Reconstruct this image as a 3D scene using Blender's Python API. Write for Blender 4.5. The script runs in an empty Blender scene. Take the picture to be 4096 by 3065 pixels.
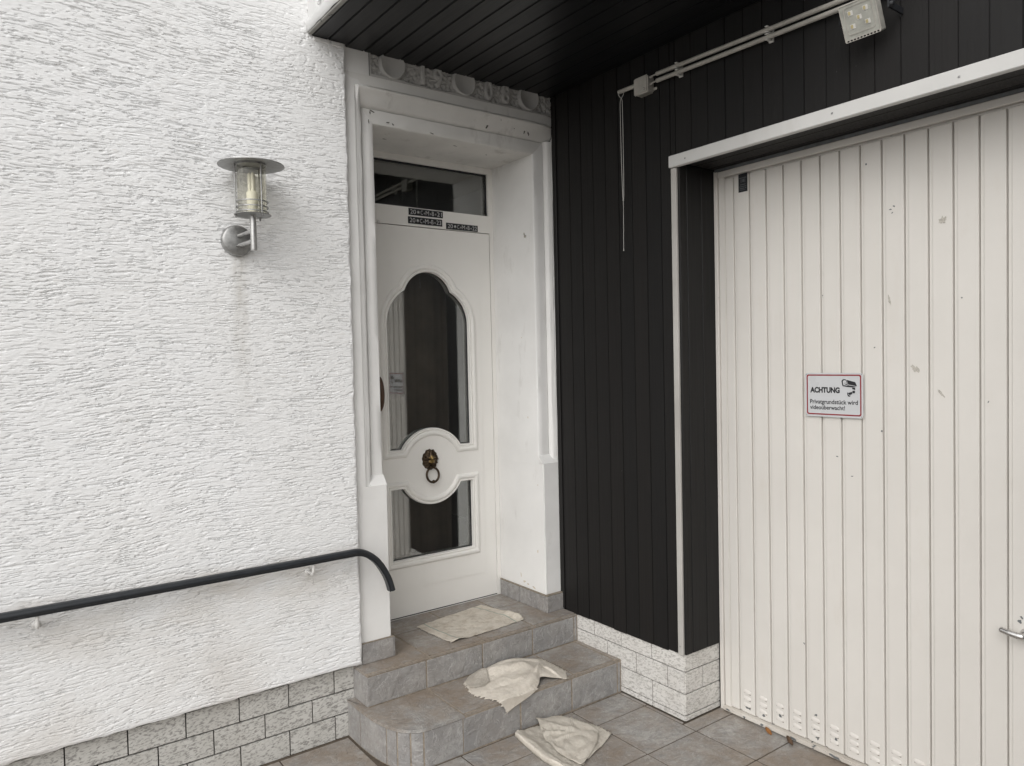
import bpy, bmesh, math, random
import numpy as np
from mathutils import Vector, Matrix
random.seed(7); rng = np.random.default_rng(11)
S = bpy.context.scene; C = S.collection; R = math.radians

# ------------------------------------------------------------------ camera
cam = bpy.data.cameras.new('camera'); co = bpy.data.objects.new('camera', cam); C.objects.link(co)
YAW, PIT, ROL = R(-36.4412), R(-1.8231), R(-1.2886)
f = Vector((-math.sin(YAW)*math.cos(PIT), math.cos(YAW)*math.cos(PIT), math.sin(PIT)))
r0 = Vector((math.cos(YAW), math.sin(YAW), 0)); u0 = r0.cross(f)
rr = r0*math.cos(ROL)+u0*math.sin(ROL); uu = -r0*math.sin(ROL)+u0*math.cos(ROL)
mw = Matrix((rr, uu, -f)).transposed().to_4x4(); mw.translation = (-2.4866, -2.9673, 1.6062)
co.matrix_world = mw
cam.sensor_fit = 'HORIZONTAL'; cam.angle = 2*math.atan(2048/2969.86)
cam.clip_start = .05; cam.clip_end = 1000
S.camera = co
# ------------------------------------------------------------------ sky, sun, exposure
SUN_EL, SUN_AZ = 38, 238            # azimuth: clockwise from +y
w = bpy.data.worlds.new('World'); S.world = w; w.use_nodes = True
nt = w.node_tree; bg = nt.nodes['Background']
sky = nt.nodes.new('ShaderNodeTexSky'); sky.sky_type = 'NISHITA'; sky.sun_disc = False
sky.sun_elevation = R(SUN_EL); sky.sun_rotation = R(SUN_AZ); sky.dust_density = 4; sky.air_density = 1.4
hs = nt.nodes.new('ShaderNodeHueSaturation'); hs.inputs['Saturation'].default_value = .10
nt.links.new(sky.outputs[0], hs.inputs['Color']); nt.links.new(hs.outputs[0], bg.inputs[0])
bg.inputs[1].default_value = .10
sl = bpy.data.lights.new('sun', 'SUN'); sl.energy = 1.15; sl.angle = R(110); sl.color = (1, .98, .955)
so = bpy.data.objects.new('sun', sl); C.objects.link(so)
d = Vector((math.sin(R(SUN_AZ))*math.cos(R(SUN_EL)), math.cos(R(SUN_AZ))*math.cos(R(SUN_EL)), math.sin(R(SUN_EL))))
so.rotation_euler = d.to_track_quat('Z', 'Y').to_euler(); so.location = (-6, -6, 9)
S.view_settings.view_transform = 'Standard'; S.view_settings.look = 'None'
S.view_settings.exposure = 0.42; S.view_settings.gamma = 1
try: S.view_settings.use_curve_mapping = False
except Exception: pass

# ------------------------------------------------------------------ helpers: objects
WL = {}
def link(o, parent, loc, rot=None):
    C.objects.link(o)
    if parent is not None:
        o.parent = parent; o.location = Vector(loc)-WL[parent.name]
    else: o.location = loc
    if rot: o.rotation_euler = rot
    WL[o.name] = Vector(loc); return o
def tag(o, label=None, cat=None, group=None, kind=None):
    for k, v in (('label', label), ('category', cat), ('group', group), ('kind', kind)):
        if v: o[k] = v
    return o
def thing(name, loc, label, cat, group=None, kind=None):
    return tag(link(bpy.data.objects.new(name, None), None, loc), label, cat, group, kind)
def obj(name, me, mat, parent=None, loc=(0, 0, 0), rot=None, smooth=None):
    if mat is not None and not me.materials: me.materials.append(mat)
    if smooth is not None:
        me.polygons.foreach_set('use_smooth', [True]*len(me.polygons))
        if smooth < 180:
            try: me.set_sharp_from_angle(angle=R(smooth))
            except Exception: pass
    return link(bpy.data.objects.new(name, me), parent, loc, rot)
def bm_mesh(bm, name='m'):
    me = bpy.data.meshes.new(name); bm.normal_update(); bm.to_mesh(me); bm.free(); return me
def box_into(bm, x0, x1, y0, y1, z0, z1):
    m = Matrix.Translation(((x0+x1)/2, (y0+y1)/2, (z0+z1)/2)) @ Matrix.Diagonal((abs(x1-x0), abs(y1-y0), abs(z1-z0), 1))
    return bmesh.ops.create_cube(bm, size=1, matrix=m)['verts']
def box(x0, x1, y0, y1, z0, z1, bev=0, seg=1):
    bm = bmesh.new(); box_into(bm, x0, x1, y0, y1, z0, z1)
    if bev: bmesh.ops.bevel(bm, geom=bm.edges[:], offset=bev, segments=seg, affect='EDGES', clamp_overlap=True)
    return bm_mesh(bm)
def pydata(v, fc, name='m'):
    me = bpy.data.meshes.new(name); me.from_pydata([tuple(p) for p in v], [], fc); me.update(); return me
def grid_mesh(P, uv=True):
    """P: array (n,m,3) -> quad grid"""
    n, m = P.shape[:2]; me = bpy.data.meshes.new('grid')
    idx = np.arange(n*m).reshape(n, m)
    q = np.stack([idx[:-1, :-1], idx[1:, :-1], idx[1:, 1:], idx[:-1, 1:]], -1).reshape(-1, 4)
    me.vertices.add(n*m); me.vertices.foreach_set('co', P.reshape(-1).astype(np.float32))
    me.loops.add(q.size); me.loops.foreach_set('vertex_index', q.reshape(-1).astype(np.int32))
    me.polygons.add(len(q)); me.polygons.foreach_set('loop_start', np.arange(0, q.size, 4, dtype=np.int32))
    try: me.polygons.foreach_set('loop_total', np.full(len(q), 4, dtype=np.int32))
    except Exception: pass
    if uv:
        U = np.stack(np.meshgrid(np.linspace(0, 1, n), np.linspace(0, 1, m), indexing='ij'), -1).reshape(-1, 2)
        l = me.uv_layers.new(name='UVMap'); l.data.foreach_set('uv', U[q.reshape(-1)].reshape(-1).astype(np.float32))
    me.update(calc_edges=True); me.validate(); return me
def tube_into(bm, pts, rad, n=10, cap=True):
    pts = [Vector(p) for p in pts]; rings = []
    if not hasattr(rad, '__len__'): rad = [rad]*len(pts)
    ref = None
    for i, p in enumerate(pts):
        t = (pts[min(i+1, len(pts)-1)]-pts[max(i-1, 0)]).normalized()
        if ref is None: ref = t.orthogonal().normalized()
        ref = (ref-t*ref.dot(t)).normalized(); b = t.cross(ref)
        rings.append([bm.verts.new(p+rad[i]*(ref*math.cos(a)+b*math.sin(a))) for a in [2*math.pi*k/n for k in range(n)]])
    for a, b in zip(rings, rings[1:]):
        for k in range(n): bm.faces.new((a[k], a[(k+1) % n], b[(k+1) % n], b[k]))
    if cap: bm.faces.new(rings[0][::-1]); bm.faces.new(rings[-1])
    return rings
def tube(pts, rad, n=10, cap=True):
    bm = bmesh.new(); tube_into(bm, pts, rad, n, cap)
    bmesh.ops.recalc_face_normals(bm, faces=bm.faces[:]); return bm_mesh(bm)
def lathe(prof, n=32, loc=(0, 0, 0)):
    bm = bmesh.new(); rings = []
    for (r, z) in prof:
        if r < 1e-6: rings.append([bm.verts.new((loc[0], loc[1], loc[2]+z))])
        else: rings.append([bm.verts.new((loc[0]+r*math.cos(2*math.pi*k/n), loc[1]+r*math.sin(2*math.pi*k/n), loc[2]+z)) for k in range(n)])
    for a, b in zip(rings, rings[1:]):
        for k in range(n):
            q = [a[k % len(a)], a[(k+1) % len(a)], b[(k+1) % len(b)], b[k % len(b)]]
            q = list(dict.fromkeys(q))
            if len(q) > 2: bm.faces.new(q)
    bmesh.ops.recalc_face_normals(bm, faces=bm.faces[:]); return bm_mesh(bm)
def smoothpath(pts, n=8):
    P = [Vector(p) for p in pts]; out = []
    for i in range(len(P)-1):
        p0, p1, p2, p3 = P[max(i-1, 0)], P[i], P[i+1], P[min(i+2, len(P)-1)]
        for k in range(n):
            t = k/n
            out.append(.5*((2*p1)+(p2-p0)*t+(2*p0-5*p1+4*p2-p3)*t*t+(3*p1-p0-3*p2+p3)*t**3))
    return out+[P[-1]]
def curve_mesh(cu):
    o = bpy.data.objects.new('tmp', cu); C.objects.link(o); dg = bpy.context.evaluated_depsgraph_get()
    me = bpy.data.meshes.new_from_object(o.evaluated_get(dg)); bpy.data.objects.remove(o); bpy.data.curves.remove(cu); return me
def poly2d(loops, ext=0):
    """filled 2-D polygons with holes (even-odd), extruded +-ext"""
    cu = bpy.data.curves.new('c', 'CURVE'); cu.dimensions = '2D'; cu.fill_mode = 'BOTH'; cu.extrude = ext
    for lp in loops:
        s = cu.splines.new('POLY'); s.points.add(len(lp)-1)
        for p, q in zip(s.points, lp): p.co = (q[0], q[1], 0, 1)
        s.use_cyclic_u = True
    return curve_mesh(cu)
FY = Matrix(((1, 0, 0), (0, 0, 1), (0, -1, 0))).transposed()     # local (X,Y,Z) -> faces -y
FX = Matrix(((0, -1, 0), (0, 0, 1), (-1, 0, 0))).transposed()    # -> faces -x, X runs to -y
FZ = Matrix.Identity(3)
def place(me, M3, off=(0, 0, 0)): me.transform(Matrix.Translation(off) @ M3.to_4x4()); return me
def fit_text(body, x0, x1, y0, y1, off=0, ext=0, bev=0):
    cu = bpy.data.curves.new('t', 'FONT'); cu.body = body; cu.size = 1; cu.offset = off; cu.extrude = ext; cu.bevel_depth = bev; cu.resolution_u = 6
    me = curve_mesh(cu); v = np.array([p.co for p in me.vertices])
    a, b = v[:, :2].min(0), v[:, :2].max(0)
    me.transform(Matrix.Diagonal(((x1-x0)/(b[0]-a[0]), (y1-y0)/(b[1]-a[1]), 1, 1)) @ Matrix.Translation((-a[0], -a[1], 0)))
    me.transform(Matrix.Translation((x0, y0, 0))); return me
def join(mes):
    bm = bmesh.new()
    for m in mes: bm.from_mesh(m)
    return bm_mesh(bm)
def solid(o, t, off=0):
    m = o.modifiers.new('thick', 'SOLIDIFY'); m.thickness = t; m.offset = off; return o
def noise2(n, m, dx, lx, ly, seed):
    """gaussian-filtered noise, correlation lengths lx (axis 0), ly (axis 1) in metres"""
    g = np.random.default_rng(seed).standard_normal((n, m)); F = np.fft.rfft2(g)
    kx = np.fft.fftfreq(n, dx)[:, None]*2*np.pi; ky = np.fft.rfftfreq(m, dx)[None]*2*np.pi
    h = np.fft.irfft2(F*np.exp(-.5*((kx*lx)**2+(ky*ly)**2)), (n, m)); return (h-h.mean())/h.std()

# ------------------------------------------------------------------ helpers: materials
class NT:
    def __init__(s, name):
        s.m = bpy.data.materials.new(name); s.m.use_nodes = True; s.t = s.m.node_tree
        s.b = s.t.nodes['Principled BSDF']; s.out = s.t.nodes['Material Output']
    def n(s, ty, out=0, **k):
        nd = s.t.nodes.new('ShaderNode'+ty)
        for a, v in k.items():
            if a.startswith('i_'):
                key = a[2:]; key = int(key) if key.isdigit() else key.replace('_', ' ')
                s.set(nd.inputs[key], v)
            else: setattr(nd, a, v)
        return nd.outputs[out]
    def set(s, sock, v):
        if isinstance(v, bpy.types.NodeSocket): s.t.links.new(v, sock)
        else:
            if hasattr(sock.default_value, '__len__') and hasattr(v, '__len__') and len(v) == 3 and len(sock.default_value) == 4: v = (*v, 1)
            sock.default_value = v
    def pos(s, scale=(1, 1, 1), rnd=0, rot=(0, 0, 0)):
        p = s.n('NewGeometry')
        if rnd:
            q = s.n('ObjectInfo', out='Random'); p = s.n('VectorMath', operation='ADD', i_0=p, i_1=s.n('VectorMath', operation='SCALE', i_0=(7.3, 5.1, 9.7), i_Scale=s.mul(q, rnd)))
        return s.n('Mapping', i_Vector=p, i_Scale=scale, i_Rotation=rot)
    def mul(s, a, b): return s.n('Math', operation='MULTIPLY', i_0=a, i_1=b)
    def add(s, a, b): return s.n('Math', operation='ADD', i_0=a, i_1=b)
    def noise(s, v, sc, det=4, rough=.55, dist=0): return s.n('TexNoise', i_Vector=v, i_Scale=sc, i_Detail=det, i_Roughness=rough, i_Distortion=dist)
    def ramp(s, fac, *st, interp='LINEAR'):
        nd = s.t.nodes.new('ShaderNodeValToRGB'); s.set(nd.inputs[0], fac); e = nd.color_ramp.elements; nd.color_ramp.interpolation = interp
        while len(e) < len(st): e.new(.5)
        for a, (p, c) in zip(e, st): a.position = p; a.color = (c, c, c, 1) if not hasattr(c, '__len__') else (*c, 1)
        return nd.outputs[0]
    def mix(s, fac, a, b, mode='MIX'):
        nd = s.t.nodes.new('ShaderNodeMix'); nd.data_type = 'RGBA'; nd.blend_type = mode
        s.set(nd.inputs[0], fac); s.set(nd.inputs[6], a); s.set(nd.inputs[7], b); return nd.outputs[2]
    def rng(s, v, a, b, c=0, d=1): return s.n('MapRange', i_Value=v, i_1=a, i_2=b, i_3=c, i_4=d)
    def bump(s, h, st=.3, dist=.005, prev=None):
        k = dict(i_Strength=st, i_Distance=dist, i_Height=h)
        if prev is not None: k['i_Normal'] = prev
        return s.n('Bump', **k)
    def fin(s, col, rough=.6, normal=None, metal=0, spec=.5):
        s.set(s.b.inputs['Base Color'], col); s.set(s.b.inputs['Roughness'], rough); s.set(s.b.inputs['Metallic'], metal)
        s.set(s.b.inputs['Specular IOR Level'], spec)
        if normal is not None: s.set(s.b.inputs['Normal'], normal)
        return s.m
def comp(t, axis): return t.n('SeparateXYZ', out=axis, i_0=t.n('NewGeometry'))

def m_stucco():
    t = NT('stucco'); p = t.pos()
    big = t.noise(p, 1.3, 4); col = t.mix(t.rng(big, .35, .7), (.86, .865, .87), (.83, .83, .825))
    fine = t.noise(t.pos((14, 30, 60)), 1.5, 3); col = t.mix(t.rng(fine, .60, .78, 0, .35), col, (.52, .48, .42))
    X, Z = comp(t, 0), comp(t, 2)
    # rust-grey run below the lamp
    wob = t.mul(t.add(t.noise(t.pos((1, 1, 6)), 1.4, 3), -.5), .05)
    s = t.rng(t.n('Math', operation='ABSOLUTE', i_0=t.add(t.add(X, 1.612), wob)), .002, .040, 1, 0)
    s = t.mul(s, t.mul(t.rng(Z, 1.35, 1.98, 0, 1), t.rng(Z, 2.04, 2.06, 1, 0)))
    s = t.mul(s, t.rng(t.noise(t.pos((20, 20, 5)), 3, 4), .3, .7, .12, .6)); col = t.mix(s, col, (.40, .37, .31))
    # grime band under the rail, with part of the rail's shadow painted in
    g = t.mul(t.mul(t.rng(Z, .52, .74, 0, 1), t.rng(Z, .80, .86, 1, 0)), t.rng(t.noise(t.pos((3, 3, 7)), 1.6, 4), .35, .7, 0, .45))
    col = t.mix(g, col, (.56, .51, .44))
    # splash dirt
    d = t.mul(t.rng(Z, .33, .7, 1, 0), t.rng(t.noise(p, 3.2, 5), .45, .75, 0, .5)); col = t.mix(d, col, (.55, .50, .44))
    far = t.mul(t.rng(t.noise(t.pos((45, 45, 330)), 1.0, 3), .55, .7), t.rng(X, -3.845, -3.840, 1, 0))
    b = t.bump(t.noise(t.pos((1, 1, 1.6)), 260, 3), .35, .002); b = t.bump(t.mul(far, -1), .8, .003, b)
    return t.fin(col, .85, b, spec=.25)
def m_paint(name, c, c2, rough=.55, chips=0, bs=40, bstr=.25, dirt=.35, dirtc=(.42, .38, .33), spec=.4, chipc=(.16, .15, .14)):
    t = NT(name); p = t.pos(rnd=0)
    col = t.mix(t.rng(t.noise(p, 3.1, 5), .35, .7), c, c2)
    col = t.mix(t.rng(t.noise(t.pos((1, 1, .35)), 9, 6, .65), .58, .8, 0, dirt), col, dirtc)
    h = t.noise(p, bs, 4)
    if chips:
        m = t.ramp(t.noise(t.pos((1, 1, 2)), 26, 3, .6), (.665, 0), (.68, 1)); m = t.mul(m, t.ramp(t.noise(p, 3.3, 2), (.45, 0), (.55, chips)))
        col = t.mix(m, col, chipc); h = t.add(h, t.mul(m, -.6))
    return t.fin(col, rough, t.bump(h, bstr, .003), spec=spec)
def m_brick(name, c1, c2, c3, thr, rot):
    t = NT(name); p = t.pos((1, 1, 1), rnd=1, rot=rot)
    v = t.n('Mapping', i_Vector=p, i_Scale=(52, 52, 120))
    a = t.noise(v, 1.1, 3, .55, .5); a2 = t.noise(v, 2.1, 2, .5, .3)
    m = t.rng(t.add(t.mul(a, .7), t.mul(a2, .3)), thr, thr+.10)
    col = t.mix(t.rng(t.noise(p, 9, 3), .4, .7), c1, c2); col = t.mix(m, col, c3)
    col = t.mix(t.rng(t.noise(t.pos((2, 2, 2)), 2.2, 4), .5, .8, 0, .25), col, (.36, .33, .29))
    return t.fin(col, .5, t.bump(t.mul(m, -1), .2, .002), spec=.45)
def m_tile(name, dirt, c1=(.275, .266, .257), c2=(.40, .385, .365), c3=(.56, .545, .52)):
    t = NT(name); p = t.pos(rnd=1)
    a = t.noise(p, 14, 6, .62, .5); b = t.noise(t.pos((1, 1.6, 1), rnd=1), 30, 5, .68, .4)
    plate = t.ramp(a, (.30, 0), (.43, .2), (.46, .55), (.545, .6), (.57, .95), (.7, 1))
    col = t.mix(t.rng(t.noise(p, 7, 6, .65), .38, .62), c1, c2)
    col = t.mix(t.rng(b, .42, .66, 0, .7), col, (.235, .226, .218))
    rim = t.ramp(a, (.43, 0), (.45, 1), (.468, 0), (.552, 0), (.570, .9), (.588, 0)); col = t.mix(t.mul(rim, t.rng(b, .3, .6, .85, .25)), col, c3)
    spk = t.ramp(t.noise(p, 190, 2), (.66, 0), (.72, 1)); col = t.mix(t.mul(spk, .4), col, (.12, .11, .10))
    dn = t.add(t.mul(t.noise(t.pos(), 2.7, 4), .6), t.mul(t.noise(p, 13, 7, .75), .4))
    col = t.mix(t.rng(dn, .40, .58, 0, dirt), col, (.255, .205, .16))
    h = t.add(plate, t.add(t.mul(b, .4), t.mul(t.noise(p, 140, 3), .15)))
    return t.fin(col, t.rng(b, .3, .7, .40, .6), t.bump(h, .8, .005), spec=.45)
def m_board():
    t = NT('dark stained boards'); p = t.pos((1, 1, 1), rnd=1)
    q = t.n('ObjectInfo', out='Random')
    g = t.noise(t.pos((55, 55, 1.6), rnd=1), 2.0, 6, .65); col = t.mix(g, (.0062, .0062, .0065), (.0115, .0108, .0105))
    col = t.mix(t.mul(q, .55), col, (.0135, .0118, .011))
    sp = t.ramp(t.noise(t.pos((1, 1, .5), rnd=1), 95, 2, .5), (.80, 0), (.815, 1)); col = t.mix(t.mul(sp, .35), col, (.2, .19, .18))
    return t.fin(col, t.rng(g, .3, .7, .45, .65), t.bump(g, .25, .002), spec=.30)
def m_soffit():
    t = NT('dark stained soffit'); g = t.noise(t.pos((60, 1.5, 60), rnd=1), 2, 6, .65)
    col = t.mix(g, (.0055, .006, .007), (.0105, .0107, .0115))
    return t.fin(col, t.rng(g, .3, .7, .28, .42), t.bump(g, .15, .002), spec=.4)
def m_simple(name, c, rough=.5, metal=0, var=.25, sc=30, bump=.15, spec=.5, dist=.002):
    t = NT(name); a = t.noise(t.pos(rnd=1), sc, 5, .6)
    c2 = tuple(x*(1-var) for x in c); c3 = tuple(min(1, x*(1+var*.6)) for x in c)
    return t.fin(t.mix(t.rng(a, .3, .7), c2, c3), t.rng(a, .3, .7, max(0, rough-.07), rough+.09), t.bump(a, bump, dist), metal, spec)
def m_glass(name, tint=(1, 1, 1), extra=0.0, k=1.9):
    t = NT(name); tr = t.n('BsdfTransparent', i_0=tint); gl = t.n('BsdfGlossy', i_0=(1, 1, 1), i_Roughness=.012)
    fr = t.n('Fresnel', i_0=1.52)
    fac = t.add(t.mul(fr, k), extra); fac = t.n('Math', operation='MINIMUM', i_0=fac, i_1=1.0)
    mx = t.n('MixShader', i_0=fac, i_1=tr, i_2=gl); t.t.links.new(mx, t.out.inputs[0]); return t.m
def m_cloth(name, c, stripe=None, sc=1, dirt=.55):
    t = NT(name); p = t.pos(rnd=1); uvn = t.n('UVMap'); u = t.n('SeparateXYZ', out=0, i_0=uvn); v = t.n('SeparateXYZ', out=1, i_0=uvn)
    col = t.mix(t.rng(t.noise(p, 7, 5, .6), .3, .7), c, tuple(x*.86 for x in c))
    col = t.mix(t.rng(t.noise(p, 26, 7, .75), .48, .68, 0, dirt*.8), col, (.34, .27, .20))
    sp = t.ramp(t.noise(p, 85, 3), (.69, 0), (.73, 1)); col = t.mix(t.mul(sp, .4), col, (.2, .17, .13))
    for (a, wd, cc) in (stripe or []):
        m = t.rng(t.n('Math', operation='ABSOLUTE', i_0=t.add(u, -a)), wd*.6, wd, 1, 0); col = t.mix(t.mul(m, .7), col, cc)
    wv = t.add(t.n('Math', operation='SINE', i_0=t.mul(u, 560*sc)), t.n('Math', operation='SINE', i_0=t.mul(v, 420*sc)))
    h = t.add(t.mul(wv, .12), t.add(t.noise(p, 60, 4), t.mul(t.noise(p, 320, 2), .35)))
    return t.fin(col, .95, t.bump(h, .9, .004), spec=.1)

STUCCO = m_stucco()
SURR = m_paint('white paint on stone', (.82, .815, .80), (.74, .735, .72), .6, chips=.0, bs=22, bstr=.35, dirt=.55, dirtc=(.46, .44, .41))
LINT = m_paint('peeling white paint on lintel', (.78, .77, .745), (.64, .635, .615), .65, chips=0, bs=22, bstr=.5, dirt=.85, dirtc=(.40, .385, .36))
DOORW = m_paint('white door enamel', (.84, .825, .79), (.81, .795, .76), .33, bs=30, bstr=.05, dirt=.12, spec=.5)
GAR = m_paint('cream garage paint', (.715, .69, .65), (.68, .655, .615), .48, chips=0, bs=70, bstr=.12, dirt=.22, dirtc=(.55, .48, .40))
GARG = m_paint('cream paint, grimy', (.72, .69, .65), (.66, .63, .59), .55, chips=.25, bs=60, bstr=.3, dirt=.45, dirtc=(.45, .40, .34), chipc=(.17, .18, .19))
TRIM = m_paint('white trim paint', (.64, .635, .62), (.57, .565, .55), .5, bs=50, bstr=.15, dirt=.3)
FASC = m_paint('white fascia paint', (.68, .68, .675), (.60, .60, .595), .5, chips=.6, bs=18, bstr=.3, dirt=.4, dirtc=(.33, .32, .30), chipc=(.08, .09, .1))
BRL = m_brick('mottled tile, grey', (.57, .56, .53), (.50, .49, .46), (.28, .27, .255), .49, (0, R(8), 0))
BRR = m_brick('mottled tile, white', (.70, .685, .655), (.64, .625, .60), (.44, .425, .40), .485, (R(10), 0, 0))
MORT = m_simple('dark joint mortar', (.062, .058, .053), .9, var=.35)
MORTB = m_simple('grey joint', (.055, .048, .042), .9, var=.3)
TREAD = m_tile('stone-look tile, trodden', .9)
RISER = m_tile('stone-look tile, grey', .18, (.262, .259, .258), (.365, .358, .35), (.52, .51, .50))
FLOOR = m_tile('stone-look floor tile', .85)
GROUTF = m_simple('dark brown floor grout', (.105, .083, .062), .95, var=.4, sc=60, bump=.5)
GROUT = m_simple('brown grout', (.30, .255, .205), .95, var=.35, sc=60, bump=.5)
BOARD, SOFF = m_board(), m_soffit()
DARK = m_simple('black gap', (.006, .006, .006), .9)
STEEL = m_simple('brushed steel', (.52, .52, .51), .34, .85, .2, 60, .1)
STEELD = m_simple('dull steel', (.36, .36, .355), .42, .75, .3, 60, .15)
CHROME = m_simple('worn aluminium', (.62, .61, .60), .28, 1, .2, 50, .1)
RAIL = m_simple('slate black plastic', (.017, .020, .024), .38, 0, .25, 20, .08)
PVC = m_simple('aged grey plastic', (.46, .44, .40), .55, 0, .15, 25, .1)
PVCW = m_simple('white plastic', (.66, .65, .62), .5, 0, .12, 25, .1)
WHITE = m_simple('white paint gloss', (.72, .71, .69), .4, 0, .12, 40, .2)
CORD = m_simple('white cord', (.62, .61, .58), .9, 0, .15, 300, .3)
BLACK = m_simple('black print', (.012, .013, .016), .45, 0, .1)
SIGNW = m_simple('white sign enamel', (.58, .59, .60), .28, 0, .04, 8, .02)
RED = m_simple('red print', (.26, .012, .018), .35, 0, .1)
CHALK = m_simple('chalk white print', (.62, .62, .62), .8, 0, .25, 200, .1)
HOUSEIN = m_simple('hall plaster', (.55, .53, .49), .8, 0, .1)
HALLF = m_simple('hall floor', (.12, .10, .085), .6, 0, .2)
CURT = m_simple('brown curtain', (.185, .14, .108), .9, 0, .2, 12)
GLASS = m_glass('window glass', (.86, .88, .87), .055)
GLASSL = m_glass('lamp glass', (.975, .97, .94), .0, .35)
BRASS = m_simple('worn brass', (.27, .19, .08), .36, 1, .35, 90, .2)
BRONZE = m_simple('dark bronze', (.085, .062, .042), .36, 1, .4, 90, .25)
BROWNH = m_simple('brown metal handle', (.095, .052, .033), .35, .3, .3)
BULB = m_simple('lamp tube', (.78, .76, .66), .4, 0, .05)
LED = m_simple('yellow led phosphor', (.48, .41, .22), .4, 0, .1)
FGREY = m_simple('grey lamp body', (.33, .32, .29), .5, 0, .3, 30, .2)
FFACE = m_simple('dusty lamp face', (.40, .40, .36), .35, 0, .25, 25, .1)
LEAF = m_simple('dry leaf', (.28, .12, .03), .7, 0, .4)
LEAFD = m_simple('dry dark leaf', (.10, .06, .035), .8, 0, .4)
GREYCH = m_simple('bare grey primer', (.15, .16, .165), .6, 0, .3)
RESID = m_simple('old tape residue', (.52, .49, .44), .9, 0, .35, 160, .5)
CL1 = m_cloth('dirty floor cloth', (.70, .645, .56), [(.10, .009, (.25, .33, .29)), (.885, .009, (.25, .33, .29))], dirt=.75)
CL2 = m_cloth('floor cloth', (.72, .665, .585), dirt=.35)
CL3 = m_cloth('striped floor cloth', (.72, .67, .59), [(.52, .003, (.40, .37, .32)), (.545, .003, (.40, .37, .32)), (.57, .003, (.40, .37, .32))], dirt=.4)
def m_ground():
    t = NT('pale paving'); a = t.noise(t.pos(), 120, 4); b = t.noise(t.pos(), .7, 5)
    col = t.mix(a, (.24, .235, .225), (.36, .35, .335)); col = t.mix(t.rng(b, .4, .7, 0, .5), col, (.27, .255, .235))
    return t.fin(col, .9, t.bump(a, .6, .005), spec=.3)
GRND = m_ground()

# ================================================================== LARGE STRUCTURE
# ---- ground sheet
tag(obj('ground', pydata([(-150, -150, -.03), (150, -150, -.03), (150, 150, -.03), (-150, 150, -.03)], [(0, 1, 2, 3)]), GRND), kind='structure')

# ---- tiled forecourt: grout bed plus one object per tile
T = .2985
fl = tag(obj('forecourt_floor', box(-3.75, .30, -4.2, .02, -.028, -.0035), GROUTF), kind='structure')
xs = [-.021+T*k for k in range(-12, 1)]; xs = xs+[0.0]
tile_cache = {}
def tile_mesh(w_, h_, th=.012, bev=.0014, ax='z'):
    k = (round(w_, 3), round(h_, 3), th, bev, ax)
    if k not in tile_cache:
        a, b = w_/2, h_/2
        tile_cache[k] = box(-a, a, -b, b, -th, 0, bev) if ax == 'z' else (box(-a, a, -th*0, th, -b, b, bev) if ax == 'y' else box(0, th, -a, a, -b, b, bev))
    return tile_cache[k]
J = .0068
def floor_tile(x0, x1, y0, y1):
    if x1-x0 < .012 or y1-y0 < .02: return
    obj('tile', tile_mesh(x1-x0-J, y1-y0-J), FLOOR, fl, ((x0+x1)/2, (y0+y1)/2, random.uniform(-.0006, .0006)), (random.uniform(-.0015, .0015), random.uniform(-.0015, .0015), 0))
ys = [-.6-T*k for k in range(0, 12)]
for j in range(-2, len(ys)-1):
    ya, yb = (-.6-T*j), (-.6-T*(j+1))
    for i in range(-12, 2):
        xa, xb = -.021+T*i, -.021+T*(i+1)
        y1, y0 = ya, yb
        if i == 0:                       # strip against the clad wall, then the tile in front of the garage
            if y0 > -.82 or y1 > -.82: floor_tile(xa, -.002, max(y0, -.82), min(y1, -.433))
            if y1 <= -.6: floor_tile(xa, .262, y0, min(y1, -.826))
            continue
        if i > 0: continue
        if xa > -1.25: y1 = min(y1, -.434)
        elif xb > -1.215: xb = -1.213; y1 = min(y1, .008)
        else: y1 = min(y1, .008)
        if xa > -1.25 and xa < -1.2: pass
        if y1-y0 > .02: floor_tile(xa, xb, y0, y1)
        if i == -4 and j <= -1:          # sliver left of the rounded step
            pass

# ---- house wall: rubbed render with dragged grooves, real relief
hw = thing('house_wall', (-2, 0, 0), 'white rubbed stucco house wall with mottled tile base, left of the door', 'wall')
dx, dz = .0032, .00165; X0, X1, Z0, Z1 = -3.84, -1.149, .310, 3.33
n = int((X1-X0)/dx); m = int((Z1-Z0)/dz); ZR = dx/dz
gx = np.linspace(X0, X1, n); gz = np.linspace(Z0, Z1, m)
XX, ZZ = np.meshgrid(gx, gz, indexing='ij')
def nz(lx, lz, seed): return noise2(n, m, dx, lx, lz*ZR, seed)
def groove(lx, lz, seed, thr, wd): return np.clip((nz(lx, lz, seed)-thr)/wd, 0, 1)
# warp rows so that the strokes wander
wz = nz(.18, .12, 5)*.008+nz(.05, .03, 6)*.0022+nz(.014, .01, 7)*.0007
tilt = np.clip((ZZ-1.9)/1.5, 0, 1)*.07*(XX+1.149)
sh = ((wz+tilt)/dz)
def warp(a):
    return np.take_along_axis(a, ((np.arange(m)[None, :]+sh).round().astype(int) % m), 1)
g1 = groove(.0150, .00098, 21, 1.22, .20); g2 = groove(.0055, .0009, 22, 1.55, .25); g3 = groove(.030, .00120, 23, 1.60, .20)
dens = np.clip(nz(.05, .04, 25)*.25+.85, .5, 1.05)
G = np.clip(warp(np.maximum(np.maximum(g1, g3), g2*.8))*dens, 0, 1)
rid = warp(np.clip((nz(.010, .0013, 24)-.8)/.8, 0, 1))
H = -.0046*G+.0007*rid+.00022*nz(.0034, .0017, 26)+.00012*nz(.012, .006, 27)+.0003*nz(.08, .05, 28)
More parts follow.
